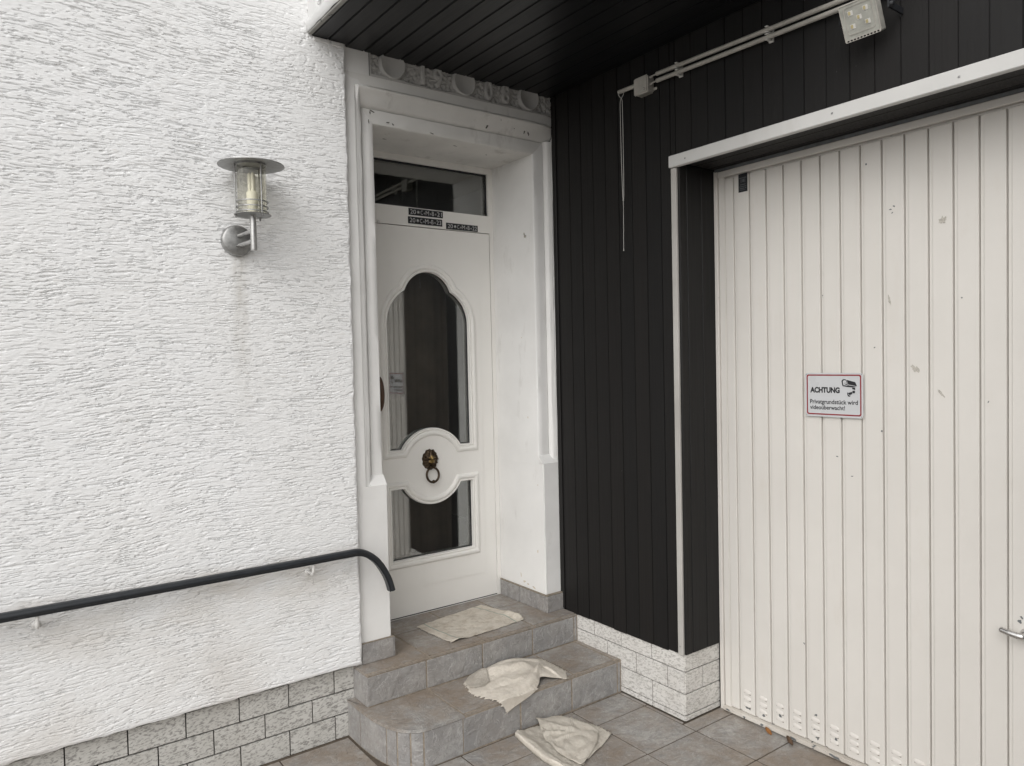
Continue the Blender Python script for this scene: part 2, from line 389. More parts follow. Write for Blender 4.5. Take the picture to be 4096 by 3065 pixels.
# fan of diagonal strokes under the canopy corner
fan = np.clip(1.15-np.hypot((XX+1.18)/.30, (ZZ-2.95)/.34), 0, 1)**.7
d2 = np.clip((nz(.0040, .0032, 31)-.9)/.5, 0, 1)
H = H*(1-fan*.75)-fan*.0030*d2
edge = np.clip((X1-XX)/.012, 0, 1); H = H*edge-(1-edge)**2*.004+(1-edge)*.0016*nz(.004, .012, 33)
bot = np.clip((ZZ-Z0)/.012, 0, 1); H = H*bot-(1-bot)**2*.004
Y = -.025-H
zb = ZZ.copy(); zb[:, 0] += .004*noise2(n, 1, dx, .012, .001, 35)[:, 0]*.5+.0015*noise2(n, 1, dx, .1, .001, 36)[:, 0]
P = np.stack([XX, Y, zb], -1)
P = np.concatenate([P, np.stack([np.full((1, m), X1+.001), np.full((1, m), .07), zb[-1:]], -1)], 0)       # return at the door surround
low = P[:, :1].copy(); low[..., 1] = .06
P = np.concatenate([low, P], 1)
cutx = int((-2.56-X0)/dx)
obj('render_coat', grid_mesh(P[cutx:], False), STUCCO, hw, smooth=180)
Pl = P[:cutx+5:2, ::2].copy(); Pl[..., 1] += .0004
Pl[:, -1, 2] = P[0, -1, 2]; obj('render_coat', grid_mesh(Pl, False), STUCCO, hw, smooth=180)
obj('wall_core', box(-7, -3.842, -.024, .5, .31, 6.5), STUCCO, hw)
obj('upper_wall', box(-3.8415, 3, -.0225, .5, 3.333, 6.5), STUCCO, hw)
obj('wall_core', box(-1.17, 3, .062, .45, 2.72, 3.33), MORT, hw)
obj('wall_core', box(-7, -1.17, .032, .5, -.02, 3.32), MORT, hw)
bc = obj('base_course', box(-4.4, -1.17, .024, .06, -.02, .31), MORT, hw)
rows = [(-.004, .0985, 0), (.1005, .196, 1), (.198, .2945, 0)]
for (za, zc, od) in rows:
    for k in range(-1, 15):
        xb = -1.263-.198*k-(.099 if od else 0); xa = xb-.198
        if od == 0 and k == -1: xb, xa = -1.168, -1.263
        if od and k == -1: xb, xa = -1.168, -1.362
        if xa < -4.35: continue
        obj('wall_tile', tile_mesh(xb-xa-.0050, zc-za-.0045, .012, .0008, 'y'), BRL, bc, ((xa+xb)/2, .014+random.uniform(-.0008, .0008), (za+zc)/2), (random.uniform(-.004, .004), 0, random.uniform(-.002, .002)))

# ---- hallway behind the door
hall = tag(obj('hallway', join([box(-1.9, .9, 3.2, 3.25, .2, 3), box(-1.9, -1.85, .5, 3.2, .2, 3), box(.85, .9, .5, 3.2, .2, 3), box(-1.85, .85, .5, 3.2, 2.95, 3.0), box(-1.85, -1.0, .455, .5, .2, 3), box(-.105, .85, .455, .5, .2, 3)]), HOUSEIN), kind='structure')
tag(obj('hallway_floor', box(-1.85, .85, .44, 3.2, .24, .288), HALLF), kind='structure')
tag(obj('hallway_ceiling_drop', box(-1.0, -.105, .455, 1.4, 2.66, 2.94), HOUSEIN), kind='structure')

# ---- door surround (painted stone), swept inner moulding
ds = thing('door_surround', (-.55, 0, .297), 'white painted stone door surround with 1908 lintel and chamfered plinths', 'door surround')
xl, xj, zt = -.996, -.108, 2.652
prof = [  # dl, dr, dt, y
 (0, 0, 0, .47), (0, 0, 0, .045), (.001, .001, .001, .040), (.005, .005, .005, .036), (.030, .034, .034, .0345), (.055, .065, .064, .0352), (.0585, .0685, .067, .047),
 (.062, .072, .071, .034), (.064, .075, .080, .026), (.069, .080, .095, .0155), (.076, .087, .112, .006), (.083, .094, .125, -.004), (.087, .098, .131, -.012),
 (.089, .100, .136, -.0145), (.092, .101, .141, -.0145), (.0945, .102, .145, -.008), (.0975, .103, .147, .010), (.1015, .104, .153, .0005), (.13, .106, .18, 0), (.172, .1085, .1955, 0)]
def sweep(prof, zlo):
    rowsP = []
    for (dl, dr, dt, y) in prof:
        ys2 = y
        line = []
        side = y if y > .01 else .010+(y+.0145)*.15     # side bead is flatter than the cornice
        for kk in range(26): line.append((xl-dl, (side if dl < .0946 else y), zlo+(zt+dt-zlo)*kk/26))
        for kk in range(20): line.append((xl-dl+(xj+dr-xl+dl)*kk/20, y, zt+dt))
        for kk in range(27): line.append((xj+dr, (side if dr < .1035 else y+.008), zt+dt+(zlo-zt-dt)*kk/26))
        rowsP.append(line)
    return np.array(rowsP)
PP = sweep(prof, 1.055)
jit = rng.standard_normal(PP.shape)*.0007; PP[1:, :, 1] += jit[1:, :, 1]; PP[2:17, :, 2] += jit[2:17, :, 2]
sg = PP; nl = 26
obj('jamb', grid_mesh(sg[:, :nl+1]), SURR, ds, smooth=45)
lp_ = sg[:, nl:nl+21].copy(); lp_[8:, :, 0] += ((xj+.1085)-lp_[8:, -1:, 0])*np.linspace(0, 1, 21)[None]
lint = obj('lintel', grid_mesh(lp_), LINT, ds, smooth=45)
rj = sg[:, nl+20:].copy()
rj[7:, 0, 2] = zt+.0705; obj('jamb', grid_mesh(rj), SURR, ds, smooth=45)
def plinth(x0, x1, inner):
    # block with a sloped top running back to the recessed face
    bm = bmesh.new(); zt0, zt1 = 1.066, 1.128
    P_ = [(x0, 0, .29), (x1, 0, .29), (x1, .47, .29), (x0, .47, .29), (x0, 0, zt0), (x1, 0, zt0), (x1, .47, zt0), (x0, .47, zt0)]
    v = [bm.verts.new(p) for p in P_]
    for q in ((0, 1, 5, 4), (1, 2, 6, 5), (2, 3, 7, 6), (3, 0, 4, 7), (4, 5, 6, 7), (3, 2, 1, 0)): bm.faces.new([v[i] for i in q])
    bmesh.ops.bevel(bm, geom=[e for e in bm.edges if abs(e.verts[0].co.z-e.verts[1].co.z) > .5], offset=.004, segments=2, affect='EDGES')
    # wedge
    a0, a1 = inner
    w_ = [bm.verts.new(p) for p in [(a0, .0005, zt0-.002), (a1, .0005, zt0-.002), (a1, .05, zt0-.002), (a0, .05, zt0-.002), (a0, .034, zt1-.022), (a1, .034, zt1-.022), (a0, .05, zt1-.02), (a1, .05, zt1-.02)]]
    for q in ((0, 1, 5, 4), (4, 5, 7, 6), (1, 2, 7, 5), (3, 0, 4, 6), (2, 3, 6, 7)): bm.faces.new([w_[i] for i in q])
    bmesh.ops.recalc_face_normals(bm, faces=bm.faces[:])
    bmesh.ops.subdivide_edges(bm, edges=[e for e in bm.edges if e.calc_length() > .3], cuts=12)
    for vv in bm.verts: vv.co.y += random.gauss(0, .0006) if vv.co.y < .01 else 0
    return bm_mesh(bm)
obj('plinth', plinth(-1.172, -.9955, (-1.072, -.9955)), SURR, ds)
obj('outer_band', box(-1.172, -1.0965, .0015, .2, 1.06, 2.7, .002), SURR, ds)
obj('outer_band', box(-1.172, -1.0255, .0008, .2, 2.79, 2.962, .002), SURR, ds)
obj('plinth', plinth(-.1075, .004, (-.1075, .004)), SURR, ds)
# frieze: rough recessed field cropped by the canopy, discs and numerals in relief
nx, nz = 300, 40
fx = np.linspace(-1.025, -.0, nx); fz = np.linspace(2.846, 2.962, nz); FXX, FZZ = np.meshgrid(fx, fz, indexing='ij')
fh = .0026*np.clip(noise2(nx, nz, .0034, .0042, .0040, 41), -1.4, 1.6)+.0016*noise2(nx, nz, .0034, .003, .003, 42)
em = np.clip(np.minimum(np.minimum(FZZ-2.846, FXX+1.025), -FXX)/.008, 0, 1)
wav = .004*np.clip(noise2(nx, 1, .0034, .05, .01, 44), -1, 1)[:, :1]
em2 = np.clip((FZZ-2.856-wav)/.006, 0, 1)*np.clip((FXX+1.018)/.006, 0, 1)
fy = -.0005+.013*em2-fh*em2-.001*(1-em2)
FRZ = m_paint('grey worn frieze', (.53, .52, .505), (.42, .415, .40), .85, bs=60, bstr=.6, dirt=.7, dirtc=(.19, .185, .175))
fr = obj('frieze', grid_mesh(np.stack([FXX, fy, FZZ], -1)), LINT, lint, smooth=60)
fr.data.materials[0] = FRZ
DSC = m_paint('grey worn disc', (.56, .555, .54), (.47, .465, .45), .8, bs=40, bstr=.4, dirt=.5, dirtc=(.22, .215, .2))
def disc(x, z, r, sq=1):
    pr = [(0, -.004), (r*.80, -.0042), (r*.84, -.0065), (r*.93, -.0070), (r, -.001), (r*1.03, .014)]
    me = lathe([(a, -b) for a, b in pr], 40); me.transform(Matrix.Diagonal((1, sq, 1, 1))); return place(me, FY, (x, 0, z))
for k, x in enumerate((-.912, -.535, -.150)): obj('rosette', disc(x, 2.918, .0625, 1.02), DSC, lint, smooth=50)
for ch, x, wd in (('1', -.757, .020), ('9', -.677, .052), ('0', -.393, .050), ('8', -.291, .048)):
    me = fit_text(ch, -wd/2, wd/2, 2.862, 2.957, off=-.012, ext=.012, bev=.05 if ch != '1' else .03)
    z0 = np.array([v.co.z for v in me.vertices]); mz = abs(z0).max()
    me.transform(Matrix.Diagonal((1, 1, .012/mz, 1)))
    obj('numeral', place(me, FY, (x, .009, 0)), DSC, lint, smooth=60)

FLK = m_simple('bare dark stone', (.10, .095, .088), .9, 0, .3)
def blob(y, z, ry, rz, n_=14, seed=0, rot=0):
    g = random.Random(seed); pts = []
    for k_ in range(n_):
        a = 2*math.pi*k_/n_; q = g.uniform(.45, 1.15); p = Vector((math.cos(a)*ry*q, math.sin(a)*rz*q)); p.rotate(Matrix.Rotation(rot, 2)); pts.append((p.x, p.y))
    return pts
for k_, (x, z, y, rx, rz, ro) in enumerate(((-.40, 2.7355, .0175, .007, .017, -.6), (-1.00, 2.708, .0325, .016, .003, -.3), (-1.012, 2.700, .0325, .003, .008, .2), (-.925, 2.672, .0325, .010, .003, .1), (-.90, 2.667, .0325, .009, .004, -.7), (-.70, 2.660, .0325, .012, .0025, -.2), (-.175, 2.744, .0125, .004, .010, -.5), (-.15, 2.744, .0125, .005, .009, .5), (-.145, 2.738, .0145, .003, .007, -.6), (-.24, 2.752, .0085, .003, .003, 0), (-1.02, 2.66, .0325, .003, .012, .1), (-.33, 2.775, -.006, .002, .003, 0))):
    obj('paint_flake', place(poly2d([blob(0, 0, rx, rz, 11, 200+k_, ro)], .0004), FY, (x, y, z)), FLK, lint)
for k_, (x, y, rx) in enumerate(((-.86, .20, .012), (-.52, .12, .014), (-.30, .17, .007))):
    obj('paint_flake', place(poly2d([blob(0, 0, rx, .003, 9, 240+k_, .2)], .0004), FZ, (x, y, zt-.0006)), FLK, lint)

CREAM = m_simple('bared old cream coat', (.62, .55, .45), .8, 0, .25, 60, .4)
for k_, (y, z, ry, rz, ro) in enumerate(((.18, .415, .014, .008, .3), (.15, .408, .010, .005, -.2), (.10, .402, .016, .005, -.4), (.21, .445, .004, .012, .2), (.06, .60, .006, .010, .1), (.12, 1.30, .004, .006, 0), (.16, 1.72, .003, .004, .4), (.05, .95, .005, .003, .2))):
    obj('paint_flake', place(poly2d([blob(0, 0, ry, rz, 12, 300+k_, ro)], .0003), FX, (-.1083 if z > 1.06 else -.1079, y, z)), CREAM, ds)

# ---- dark board-clad wall beside the garage
cw = thing('clad_wall', (.02, -.4, 0), 'black vertical board cladding above a white mottled tile base', 'wall')
obj('wall_core', join([box(-1.23, .016, -3.62, -3.44, 0, 2.93), box(.016, .5, -.815, .4, 0, 2.95), box(.016, .5, -3.25, -.815, 2.445, 2.95), box(.016, .5, -4.2, -3.25, 0, 2.95)]), DARK, cw)  # first box: core of the unseen wall added for shade
PB = .0862
def vboard(y0, y1, z0, z1, x=0.0, gap=.0016):
    bm = bmesh.new(); box_into(bm, x, x+.021, y0+gap/2, y1-gap/2, z0, z1)
    bmesh.ops.bevel(bm, geom=[e for e in bm.edges if abs(e.verts[0].co.z-e.verts[1].co.z) > .1 and e.verts[0].co.x < x+.001], offset=.0016, segments=2, affect='EDGES')
    return bm_mesh(bm)
yk = -.045
k = 0
while yk > -4.2:
    y1, y0 = yk, yk-PB
    if y1 > -.78: z0 = .2945+random.uniform(-.0015, .0015)
    elif y1 < -3.2: z0 = .3
    else: z0 = 2.44
    if y0 < -.79 and y1 > -.79: z0 = .30; y0 = -.792
    obj('board', vboard(y0, y1, z0, 2.9435, -.006+random.uniform(-.0008, .0008)), BOARD, cw)
    yk = (yk-PB) if y0 != -.792 else -.045-PB*9
    if y0 == -.792:
        obj('board', vboard(-.045-PB*9, -.793, 2.445, 2.9435, -.006), BOARD, cw)
    k += 1
obj('added_shade_wall', box(-1.25, .010, -3.438, -3.42, 0, 2.93), BOARD, cw)  # unseen wall, added to shade the faces turned towards it
obj('corner_batten', box(-.012, .012, -.030, -.002, .302, 2.943, .003), BOARD, cw)
obj('corner_batten', box(-.004, .012, -.046, -.032, .300, 2.943, .002), BOARD, cw)
# recess lining beside and above the garage door
for (a, b) in ((.001, .047), (.049, .144), (.146, .232)):
    obj('lining_board', box(a, b, -.832, -.816, .298, 2.425, .003), BOARD, cw)
for (a, b) in ((.001, .031), (.033, .098), (.100, .19), (.192, .26)):
    obj('lining_board', box(a, b, -3.24, -.834, 2.425, 2.441, .003), BOARD, cw)
# white trim
tr = obj('door_trim', box(-.022, .004, -3.32, -.793, 2.411, 2.461, .0025), TRIM, cw)
POST = m_paint('weathered grey trim', (.50, .485, .46), (.40, .385, .36), .6, bs=80, bstr=.4, dirt=.6, dirtc=(.28, .26, .23))
obj('trim_post', box(-.010, .012, -.8225, -.7945, .296, 2.4095, .002), POST, cw)
obj('trim_post', box(-.012, .004, -3.32, -3.285, .0, 2.4095, .002), TRIM, cw)
for y, z in ((-.885, 2.432), (-1.54, 2.437), (-1.95, 2.433), (-2.5, 2.435)):
    obj('screw', lathe([(0, .0015), (.0035, .001), (.004, 0)], 10), STEELD, tr, (-.0225, y, z), (0, R(-90), 0))
obj('screw', lathe([(0, .0015), (.003, .001), (.0035, 0)], 10), STEELD, cw, (-.0105, -.808, .335), (0, R(-90), 0))
# tiled base of the clad wall
bs = obj('base_course', join([box(.008, .03, -.818, -.05, 0, .32), box(.008, .245, -.815, -.80, 0, .32)]), MORTB, cw)
def btile(y0, y1, z0, z1):
    obj('wall_tile', tile_mesh(abs(y1-y0)-.0048, z1-z0-.0046, .012, .0008, 'x'), BRR, bs, (random.uniform(-.0006, .0006), (y0+y1)/2, (z0+z1)/2), (0, random.uniform(-.003, .003), 0))
for (za, zc, cuts) in ((.001, .027, (-.40, -.63, -.822)), (.027, .123, (-.40, -.63, -.822)), (.123, .221, (-.10, -.337, -.53, -.723, -.822)), (.221, .318, (-.05, -.244, -.433, -.628, -.822))):
    for a, b in zip(cuts, cuts[1:]): btile(a, b, za, zc)
def rtile(x0, x1, z0, z1):
    obj('wall_tile', tile_mesh(x1-x0-.0055, z1-z0-.0055, .012, .0008, 'y'), BRR, bs, ((x0+x1)/2, -.824+.0005, (z0+z1)/2))
for (za, zc, cuts) in ((.001, .027, (.001, .238)), (.027, .123, (.001, .238)), (.123, .221, (.001, .121, .238)), (.221, .318, (.001, .238))):
    for a, b in zip(cuts, cuts[1:]): rtile(a, b, za, zc)

# ---- canopy over the entrance
cp = thing('canopy', (-.6, -1, 2.945), 'overhanging canopy with black board soffit and white fascia above the door', 'canopy')
CY = -1.6
obj('roof_slab', box(-1.292, 3.2, CY+.02, -.0235, 2.962, 3.42), DARK, cp)
xk = -1.135-.0865*2
while xk < .2:
    a, b = max(xk, -1.292), min(xk+.0865, .05)
    if b-a > .02 and a < .0:
        yfar = -.026 if b < -1.14 else -.0005
        bm = bmesh.new(); box_into(bm, a+.0015, min(b-.0015, .0), CY, .035 if a > -1.14 else -.0235, 2.9455, 2.9615)
        bmesh.ops.bevel(bm, geom=[e for e in bm.edges if abs(e.verts[0].co.y-e.verts[1].co.y) > .1 and e.verts[0].co.z < 2.95], offset=.003, segments=2, affect='EDGES')
        obj('soffit_board', bm_mesh(bm), SOFF, cp)
    xk += .0865
# fascia: panel, flashing flap with wavy lip, weathered drip edge
obj('fascia_panel', box(-1.304, -1.293, CY, -.024, 2.985, 3.42, .002), FASC, cp)
ny = 120; fyv = np.linspace(-.022, CY, ny); wvy = .004*np.sin(fyv*17)+.003*np.sin(fyv*41+1)+.002*np.sin(fyv*80)
flp = []
for (dxx, z_, wv) in ((-.0065, 2.957, .25), (-.012, 2.962, .2), (-.013, 2.985, .3), (-.015, 3.000, 1), (-.0105, 3.004, 1), (-.003, 3.001, 1)):
    flp.append(np.stack([-1.304+dxx-.3*wvy*wv, fyv, z_+wvy*wv], -1))
obj('flashing', grid_mesh(np.array(flp)), FASC, cp, smooth=60)
dr = m_paint('weathered drip edge', (.34, .335, .31), (.22, .215, .2), .8, chips=1, bs=90, bstr=.8, dirt=.9, dirtc=(.03, .035, .045), chipc=(.015, .018, .025))
obj('drip_edge', box(-1.3085, -1.290, CY, -.0265, 2.9485, 2.958, .002), dr, cp)
obj('front_fascia', box(-1.31, 3.2, CY-.02, CY-.001, 2.93, 3.45, .003), FASC, cp)
ov = []
for (rx, h) in ((.056, 0), (.055, .004), (.050, .005), (.046, .001), (.040, -.001), (.0, -.002)):
    ov.append([(-1.3045-h-.0005, -.158+rx*.86*math.cos(a), 3.062+rx*1.28*math.sin(a)) for a in np.linspace(0, 2*math.pi, 33)])
obj('oval_boss', grid_mesh(np.array(ov)), FASC, cp, smooth=50)
obj('hook', tube(smoothpath([(-1.303, -.16, 3.032), (-1.312, -.161, 3.030), (-1.318, -.162, 3.022), (-1.315, -.163, 3.012)]), .0045, 8), FASC, cp, smooth=60)
obj('mortar_strip', box(-1.285, -1.215, -.030, -.024, 2.928, 2.9445, .002), SURR, cp)
obj('mortar_strip', box(-1.205, -1.165, -.030, -.024, 2.926, 2.9440, .002), SURR, cp)

# ================================================================== ENTRANCE STEPS
st = thing('entrance_steps', (-.6, -.2, 0), 'two grey stone-look tiled entrance steps with rounded left corner', 'steps')
H2, H1 = .2965, .158
NJ = .0055
top = obj('top_step', box(-1.1725, -.001, -.1175, .44, .10, H2-.0022), GROUT, st)
def pave(parent, name, x0, x1, y0, y1, z, mat, bev=.003, th=.010):
    obj(name, box(-(x1-x0)/2+NJ/2, (x1-x0)/2-NJ/2, -(y1-y0)/2+NJ/2, (y1-y0)/2-NJ/2, -th, 0, bev, 2), mat, parent, ((x0+x1)/2, (y0+y1)/2, z+random.uniform(-.0004, .0004)), (random.uniform(-.001, .001), random.uniform(-.001, .001), 0))
cuts = [-1.177, -.872, -.576, -.279, -.001]
for a, b in zip(cuts, cuts[1:]):
    pave(top, 'tread_tile', a, b, -.108, .213, H2, TREAD)
    pave(top, 'nosing', a, b, -.1245, -.108, H2, TREAD, .0045)
for a, b in zip([-.9955, -.872, -.576, -.279, -.108], [-.872, -.576, -.279, -.1075]):
    pave(top, 'tread_tile', a, b, .213, .43, H2, TREAD)
def riser(parent, x0, x1, y, z0, z1, th=.010):
    obj('riser_tile', box(-(x1-x0)/2+.0036, (x1-x0)/2-.0036, 0, th, -(z1-z0)/2+NJ/2, (z1-z0)/2-NJ/2, .002), RISER, parent, ((x0+x1)/2, y+random.uniform(-.0005, .0005), (z0+z1)/2))
for a, b in zip([-1.177, -.888, -.589, -.293, -.024, -.003], [-.888, -.589, -.293, -.024, -.003]): riser(top, a, b, -.1205, .158, H2-.010)
obj('riser_tile', box(-1.1765, -1.167, -.119, .012, .160, H2-.011, .002), RISER, top)
# lower step: footprint path from house wall round the corner to the clad wall
path = [(-1.2065, .012), (-1.206, -.11), (-1.199, -.221), (-1.183, -.304), (-1.163, -.357), (-1.127, -.401), (-1.082, -.427), (-1.02, -.4315), (-.90, -.4315)]
sp = [Vector((p.x, p.y)) for p in smoothpath([(a, b, 0) for a, b in path], 6)]+[Vector((-.001, -.4315))]
bm = bmesh.new(); low_in = []
def inset(pts, dd):
    out = []
    for i, p in enumerate(pts):
        t_ = (pts[min(i+1, len(pts)-1)]-pts[max(i-1, 0)]).normalized(); out.append(p+Vector((-t_.y, t_.x))*dd)
    return out
def prism(pts, z0, z1, bev=0):
    bm = bmesh.new(); v = [bm.verts.new((p[0], p[1], z1)) for p in pts]; fc = bm.faces.new(v); bm.normal_update()
    if fc.normal.z < 0: fc.normal_flip()
    ex = bmesh.ops.extrude_face_region(bm, geom=[fc]); 
    for g in ex['geom']:
        if isinstance(g, bmesh.types.BMVert): g.co.z = z0
    bmesh.ops.recalc_face_normals(bm, faces=bm.faces[:])
    if bev: bmesh.ops.bevel(bm, geom=[e for e in bm.edges if e.verts[0].co.z > z1-1e-4 and e.verts[1].co.z > z1-1e-4], offset=bev, segments=2, affect='EDGES')
    return bm_mesh(bm)
core = inset(sp, .0025)
low_ = obj('bottom_step', prism([(p.x, p.y) for p in core]+[(-.001, -.05), (-1.19, -.0)], -.02, H1-.0022), GROUT, st)
# rounded corner tread and the straight ones
corner = [p for p in inset(sp, -.0015) if p.x < -.889]
obj('tread_tile', prism([(p.x, p.y) for p in corner]+[(-.8925, -.433), (-.8925, -.122), (-1.165, -.122), (-1.165, .010), (-1.208, .010)], H1-.010, H1, .003), TREAD, low_)
for a, b in zip([-.8905, -.591, -.2905, -.028], [-.591, -.2905, -.028, -.001]):
    pave(low_, 'tread_tile', a, b, -.417, -.122, H1, TREAD); pave(low_, 'nosing', a, b, -.4335, -.417, H1, TREAD, .0045)
for a, b in zip([-.902, -.606, -.313, -.026], [-.606, -.313, -.026, -.003]): riser(low_, a, b, -.4305, .0, H1-.010)
# risers along the curve
def arcpiece(pa, pb):
    i0 = min(range(len(sp)), key=lambda i: (sp[i]-Vector(pa)).length); i1 = min(range(len(sp)), key=lambda i: (sp[i]-Vector(pb)).length)
    seg = sp[i0:i1+1]; seg = [seg[0]+(seg[1]-seg[0]).normalized()*.0036]+seg[1:-1]+[seg[-1]-(seg[-1]-seg[-2]).normalized()*.0036]
    inn = inset(seg, .009); poly = [(p.x, p.y) for p in seg]+[(p.x, p.y) for p in reversed(inn)]
    obj('riser_tile', prism(poly, .002, H1-.0125), RISER, low_)
jp = [(-1.2065, .012), (-1.206, -.11), (-1.183, -.304), (-1.163, -.357), (-1.127, -.401), (-1.082, -.427), (-.90, -.4315)]
for a, b in zip(jp, jp[1:]): arcpiece(a, b)
# skirting tiles at the foot of the surround
obj('skirting_tile', box(-1.14, -.985, -.0115, -.001, H2+.001, .384, .0015), RISER, st)
obj('skirting_tile', box(-.9945, -.983, -.0115, .40, H2+.001, .384, .0015), RISER, st)
obj('skirting_tile', box(-.1185, -.109, -.010, .212, H2+.001, .381, .0015), RISER, st)
obj('skirting_tile', box(-.1185, -.109, .216, .392, H2+.001, .381, .0015), RISER, st)
obj('skirting_tile', box(-.1165, -.002, -.0215, -.011, H2+.001, .381, .0015), RISER, st)
sg_ = m_simple('grout smear', (.25, .215, .17), .95, 0, .3, 80, .5)
obj('grout_fillet', box(-.119, .003, -.020, -.0005, .3812, .388, .002), sg_, st)
obj('grout_fillet', box(-.1195, -.1085, -.0005, .392, .3812, .388, .002), sg_, st)
obj('grout_fillet', box(-1.14, -.984, -.0105, -.0005, .3842, .389, .002), sg_, st)

# ================================================================== FRONT DOOR
YD = .396
fd = thing('front_door', (-.53, YD, H2), 'white front door with shaped glass panes, transom light and lion knocker', 'door')
fx0, fx1, fzt = -.9955, -.1085, 2.660
rect = lambda a, b, c, d_: [(a, c), (b, c), (b, d_), (a, d_)]
lx0, lx1, lz0, lz1 = -.926, -.1375, .306, 2.2945
tx0, tx1, tz0, tz1 = -.880, -.140, 2.393, 2.621
def plate(loops, y0, y1, bev=0):
    me = poly2d(loops, (y1-y0)/2); return place(me, FY, (0, (y0+y1)/2, 0))
obj('frame', plate([rect(fx0, fx1, H2+.001, fzt), rect(lx0-.0025, lx1+.003, lz0-.006, lz1+.004), rect(tx0, tx1, tz0, tz1)], YD, YD+.07), DOORW, fd)
obj('threshold_gasket', box(fx0, lx1+.002, YD+.004, YD+.06, H2+.0005, lz0+.001), DARK, fd)
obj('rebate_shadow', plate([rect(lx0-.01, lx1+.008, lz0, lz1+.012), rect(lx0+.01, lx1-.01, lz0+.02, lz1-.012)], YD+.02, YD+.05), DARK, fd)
tp = obj('transom_pane', box(tx0-.002, tx1+.002, YD+.022, YD+.028, tz0-.002, tz1+.002), GLASS, fd)
obj('gasket', plate([rect(tx0+.0005, tx1-.0005, tz0+.0005, tz1-.0005), rect(tx0+.006, tx1-.006, tz0+.004, tz1-.007)], YD+.013, YD+.021), BLACK, tp)
# pane outlines, symmetric about CX
CX, CZ = -.532, 1.055
def arc(cx, cz, r, a0, a1, n=14): return [(cx+r*math.cos(a0+(a1-a0)*k/n), cz+r*math.sin(a0+(a1-a0)*k/n)) for k in range(n+1)]
def upper(n=14):
    right = []
    xa = math.sqrt(.203**2-.103**2); al = math.atan2(.103, xa)
    right += arc(0, CZ, .203, math.pi/2, al, n)             # over the disc
    right += [(.244, 1.158), (.244, 1.45), (.244, 1.80)]
    a1 = math.atan2(1.968-1.80, .14-.0564); right += arc(.0564, 1.80, .1876, 0, a1, n)[1:]
    a2 = math.atan2(1.968-1.92, .14); right += arc(0, 1.92, .148, a2, math.pi/2, n)[1:]
    left = [(-x, z) for x, z in reversed(right)][1:-1]
    return [(CX+x, z) for x, z in right+left]
def lower(n=14):
    xa = math.sqrt(.195**2-.097**2); al = math.atan2(-.097, xa)
    right = arc(0, CZ, .195, -math.pi/2, al, n)+[(.244, .958), (.244, .78), (.244, .595)]
    left = [(-x, z) for x, z in reversed(right)][:-1]
    return [(CX+x, z) for x, z in right+left]
def area(lp): return .5*sum(a[0]*b[1]-b[0]*a[1] for a, b in zip(lp, lp[1:]+lp[:1]))
def offset(lp, dd):
    """mitred outward offset"""
    s = 1 if area(lp) > 0 else -1; out = []
    for i, p in enumerate(lp):
        a, b = Vector(lp[i-1]), Vector(lp[(i+1) % len(lp)]); p = Vector(p)
        e1, e2 = (p-a).normalized(), (b-p).normalized()
        n1, n2 = Vector((e1.y, -e1.x))*s, Vector((e2.y, -e2.x))*s
        nn = (n1+n2); k_ = max(.35, (1+n1.dot(n2))); out.append(tuple(p+nn*dd/k_))
    return out
UP, LO = upper(), lower()
leaf = obj('door_leaf', plate([rect(lx0, lx1, lz0, lz1), offset(UP, .002), offset(LO, .002)], YD+.001, YD+.06), DOORW, fd)
pz = rect(-.852, -.212, .441, 2.219)
pan = plate([pz, offset(UP, .020), offset(LO, .020)], YD-.0025, YD+.0005)
obj('raised_panel', pan, DOORW, leaf)
def moulding(lp, w_):
    pr = [(-.003, .024), (0.0, .001), (.001, -.007), (.005, -.010), (.009, -.0085), (.0105, -.005), (.013, -.005), (.016, -.011), (.022, -.0155), (.029, -.0155), (.035, -.011), (.0385, -.006), (.0405, -.0022)]
    rows_ = []
    for (dd, y) in pr:
        o_ = offset(lp, dd); o_ = o_+[o_[0]]; rows_.append([(x, YD+y, z) for x, z in o_])
    return grid_mesh(np.array(rows_))
obj('pane_moulding', moulding(UP, .04), DOORW, leaf, smooth=40); obj('pane_moulding', moulding(LO, .04), DOORW, leaf, smooth=40)
for lp in (UP, LO):
    obj('glass_pane', plate([offset(lp, .004)], YD+.020, YD+.026), GLASS, leaf)
    obj('gasket', plate([offset(lp, .0), offset(lp, -.004)], YD+.012, YD+.0195), BLACK, leaf)
# pull handle at the left edge (lens-shaped grip on two stand-offs)
hd = obj('pull_handle', tube(smoothpath([(-.842, .352, 1.366), (-.842, .337, 1.40), (-.842, .331, 1.45), (-.842, .337, 1.50), (-.842, .352, 1.534)], 6), [.003+.009*math.sin(math.pi*k/24)**.7 for k in range(25)], 10), BROWNH, leaf, smooth=60)
obj('standoff', tube([(-.842, .342, 1.395), (-.842, YD, 1.395)], .007), BROWNH, leaf); obj('standoff', tube([(-.842, .342, 1.505), (-.842, YD, 1.505)], .007), BROWNH, leaf)
obj('hinge_cap', lathe([(0, .012), (.006, .011), (.008, .004), (.008, 0)], 12), WHITE, fd, (-.806, YD-.0005, 2.301), (R(90), 0, 0))
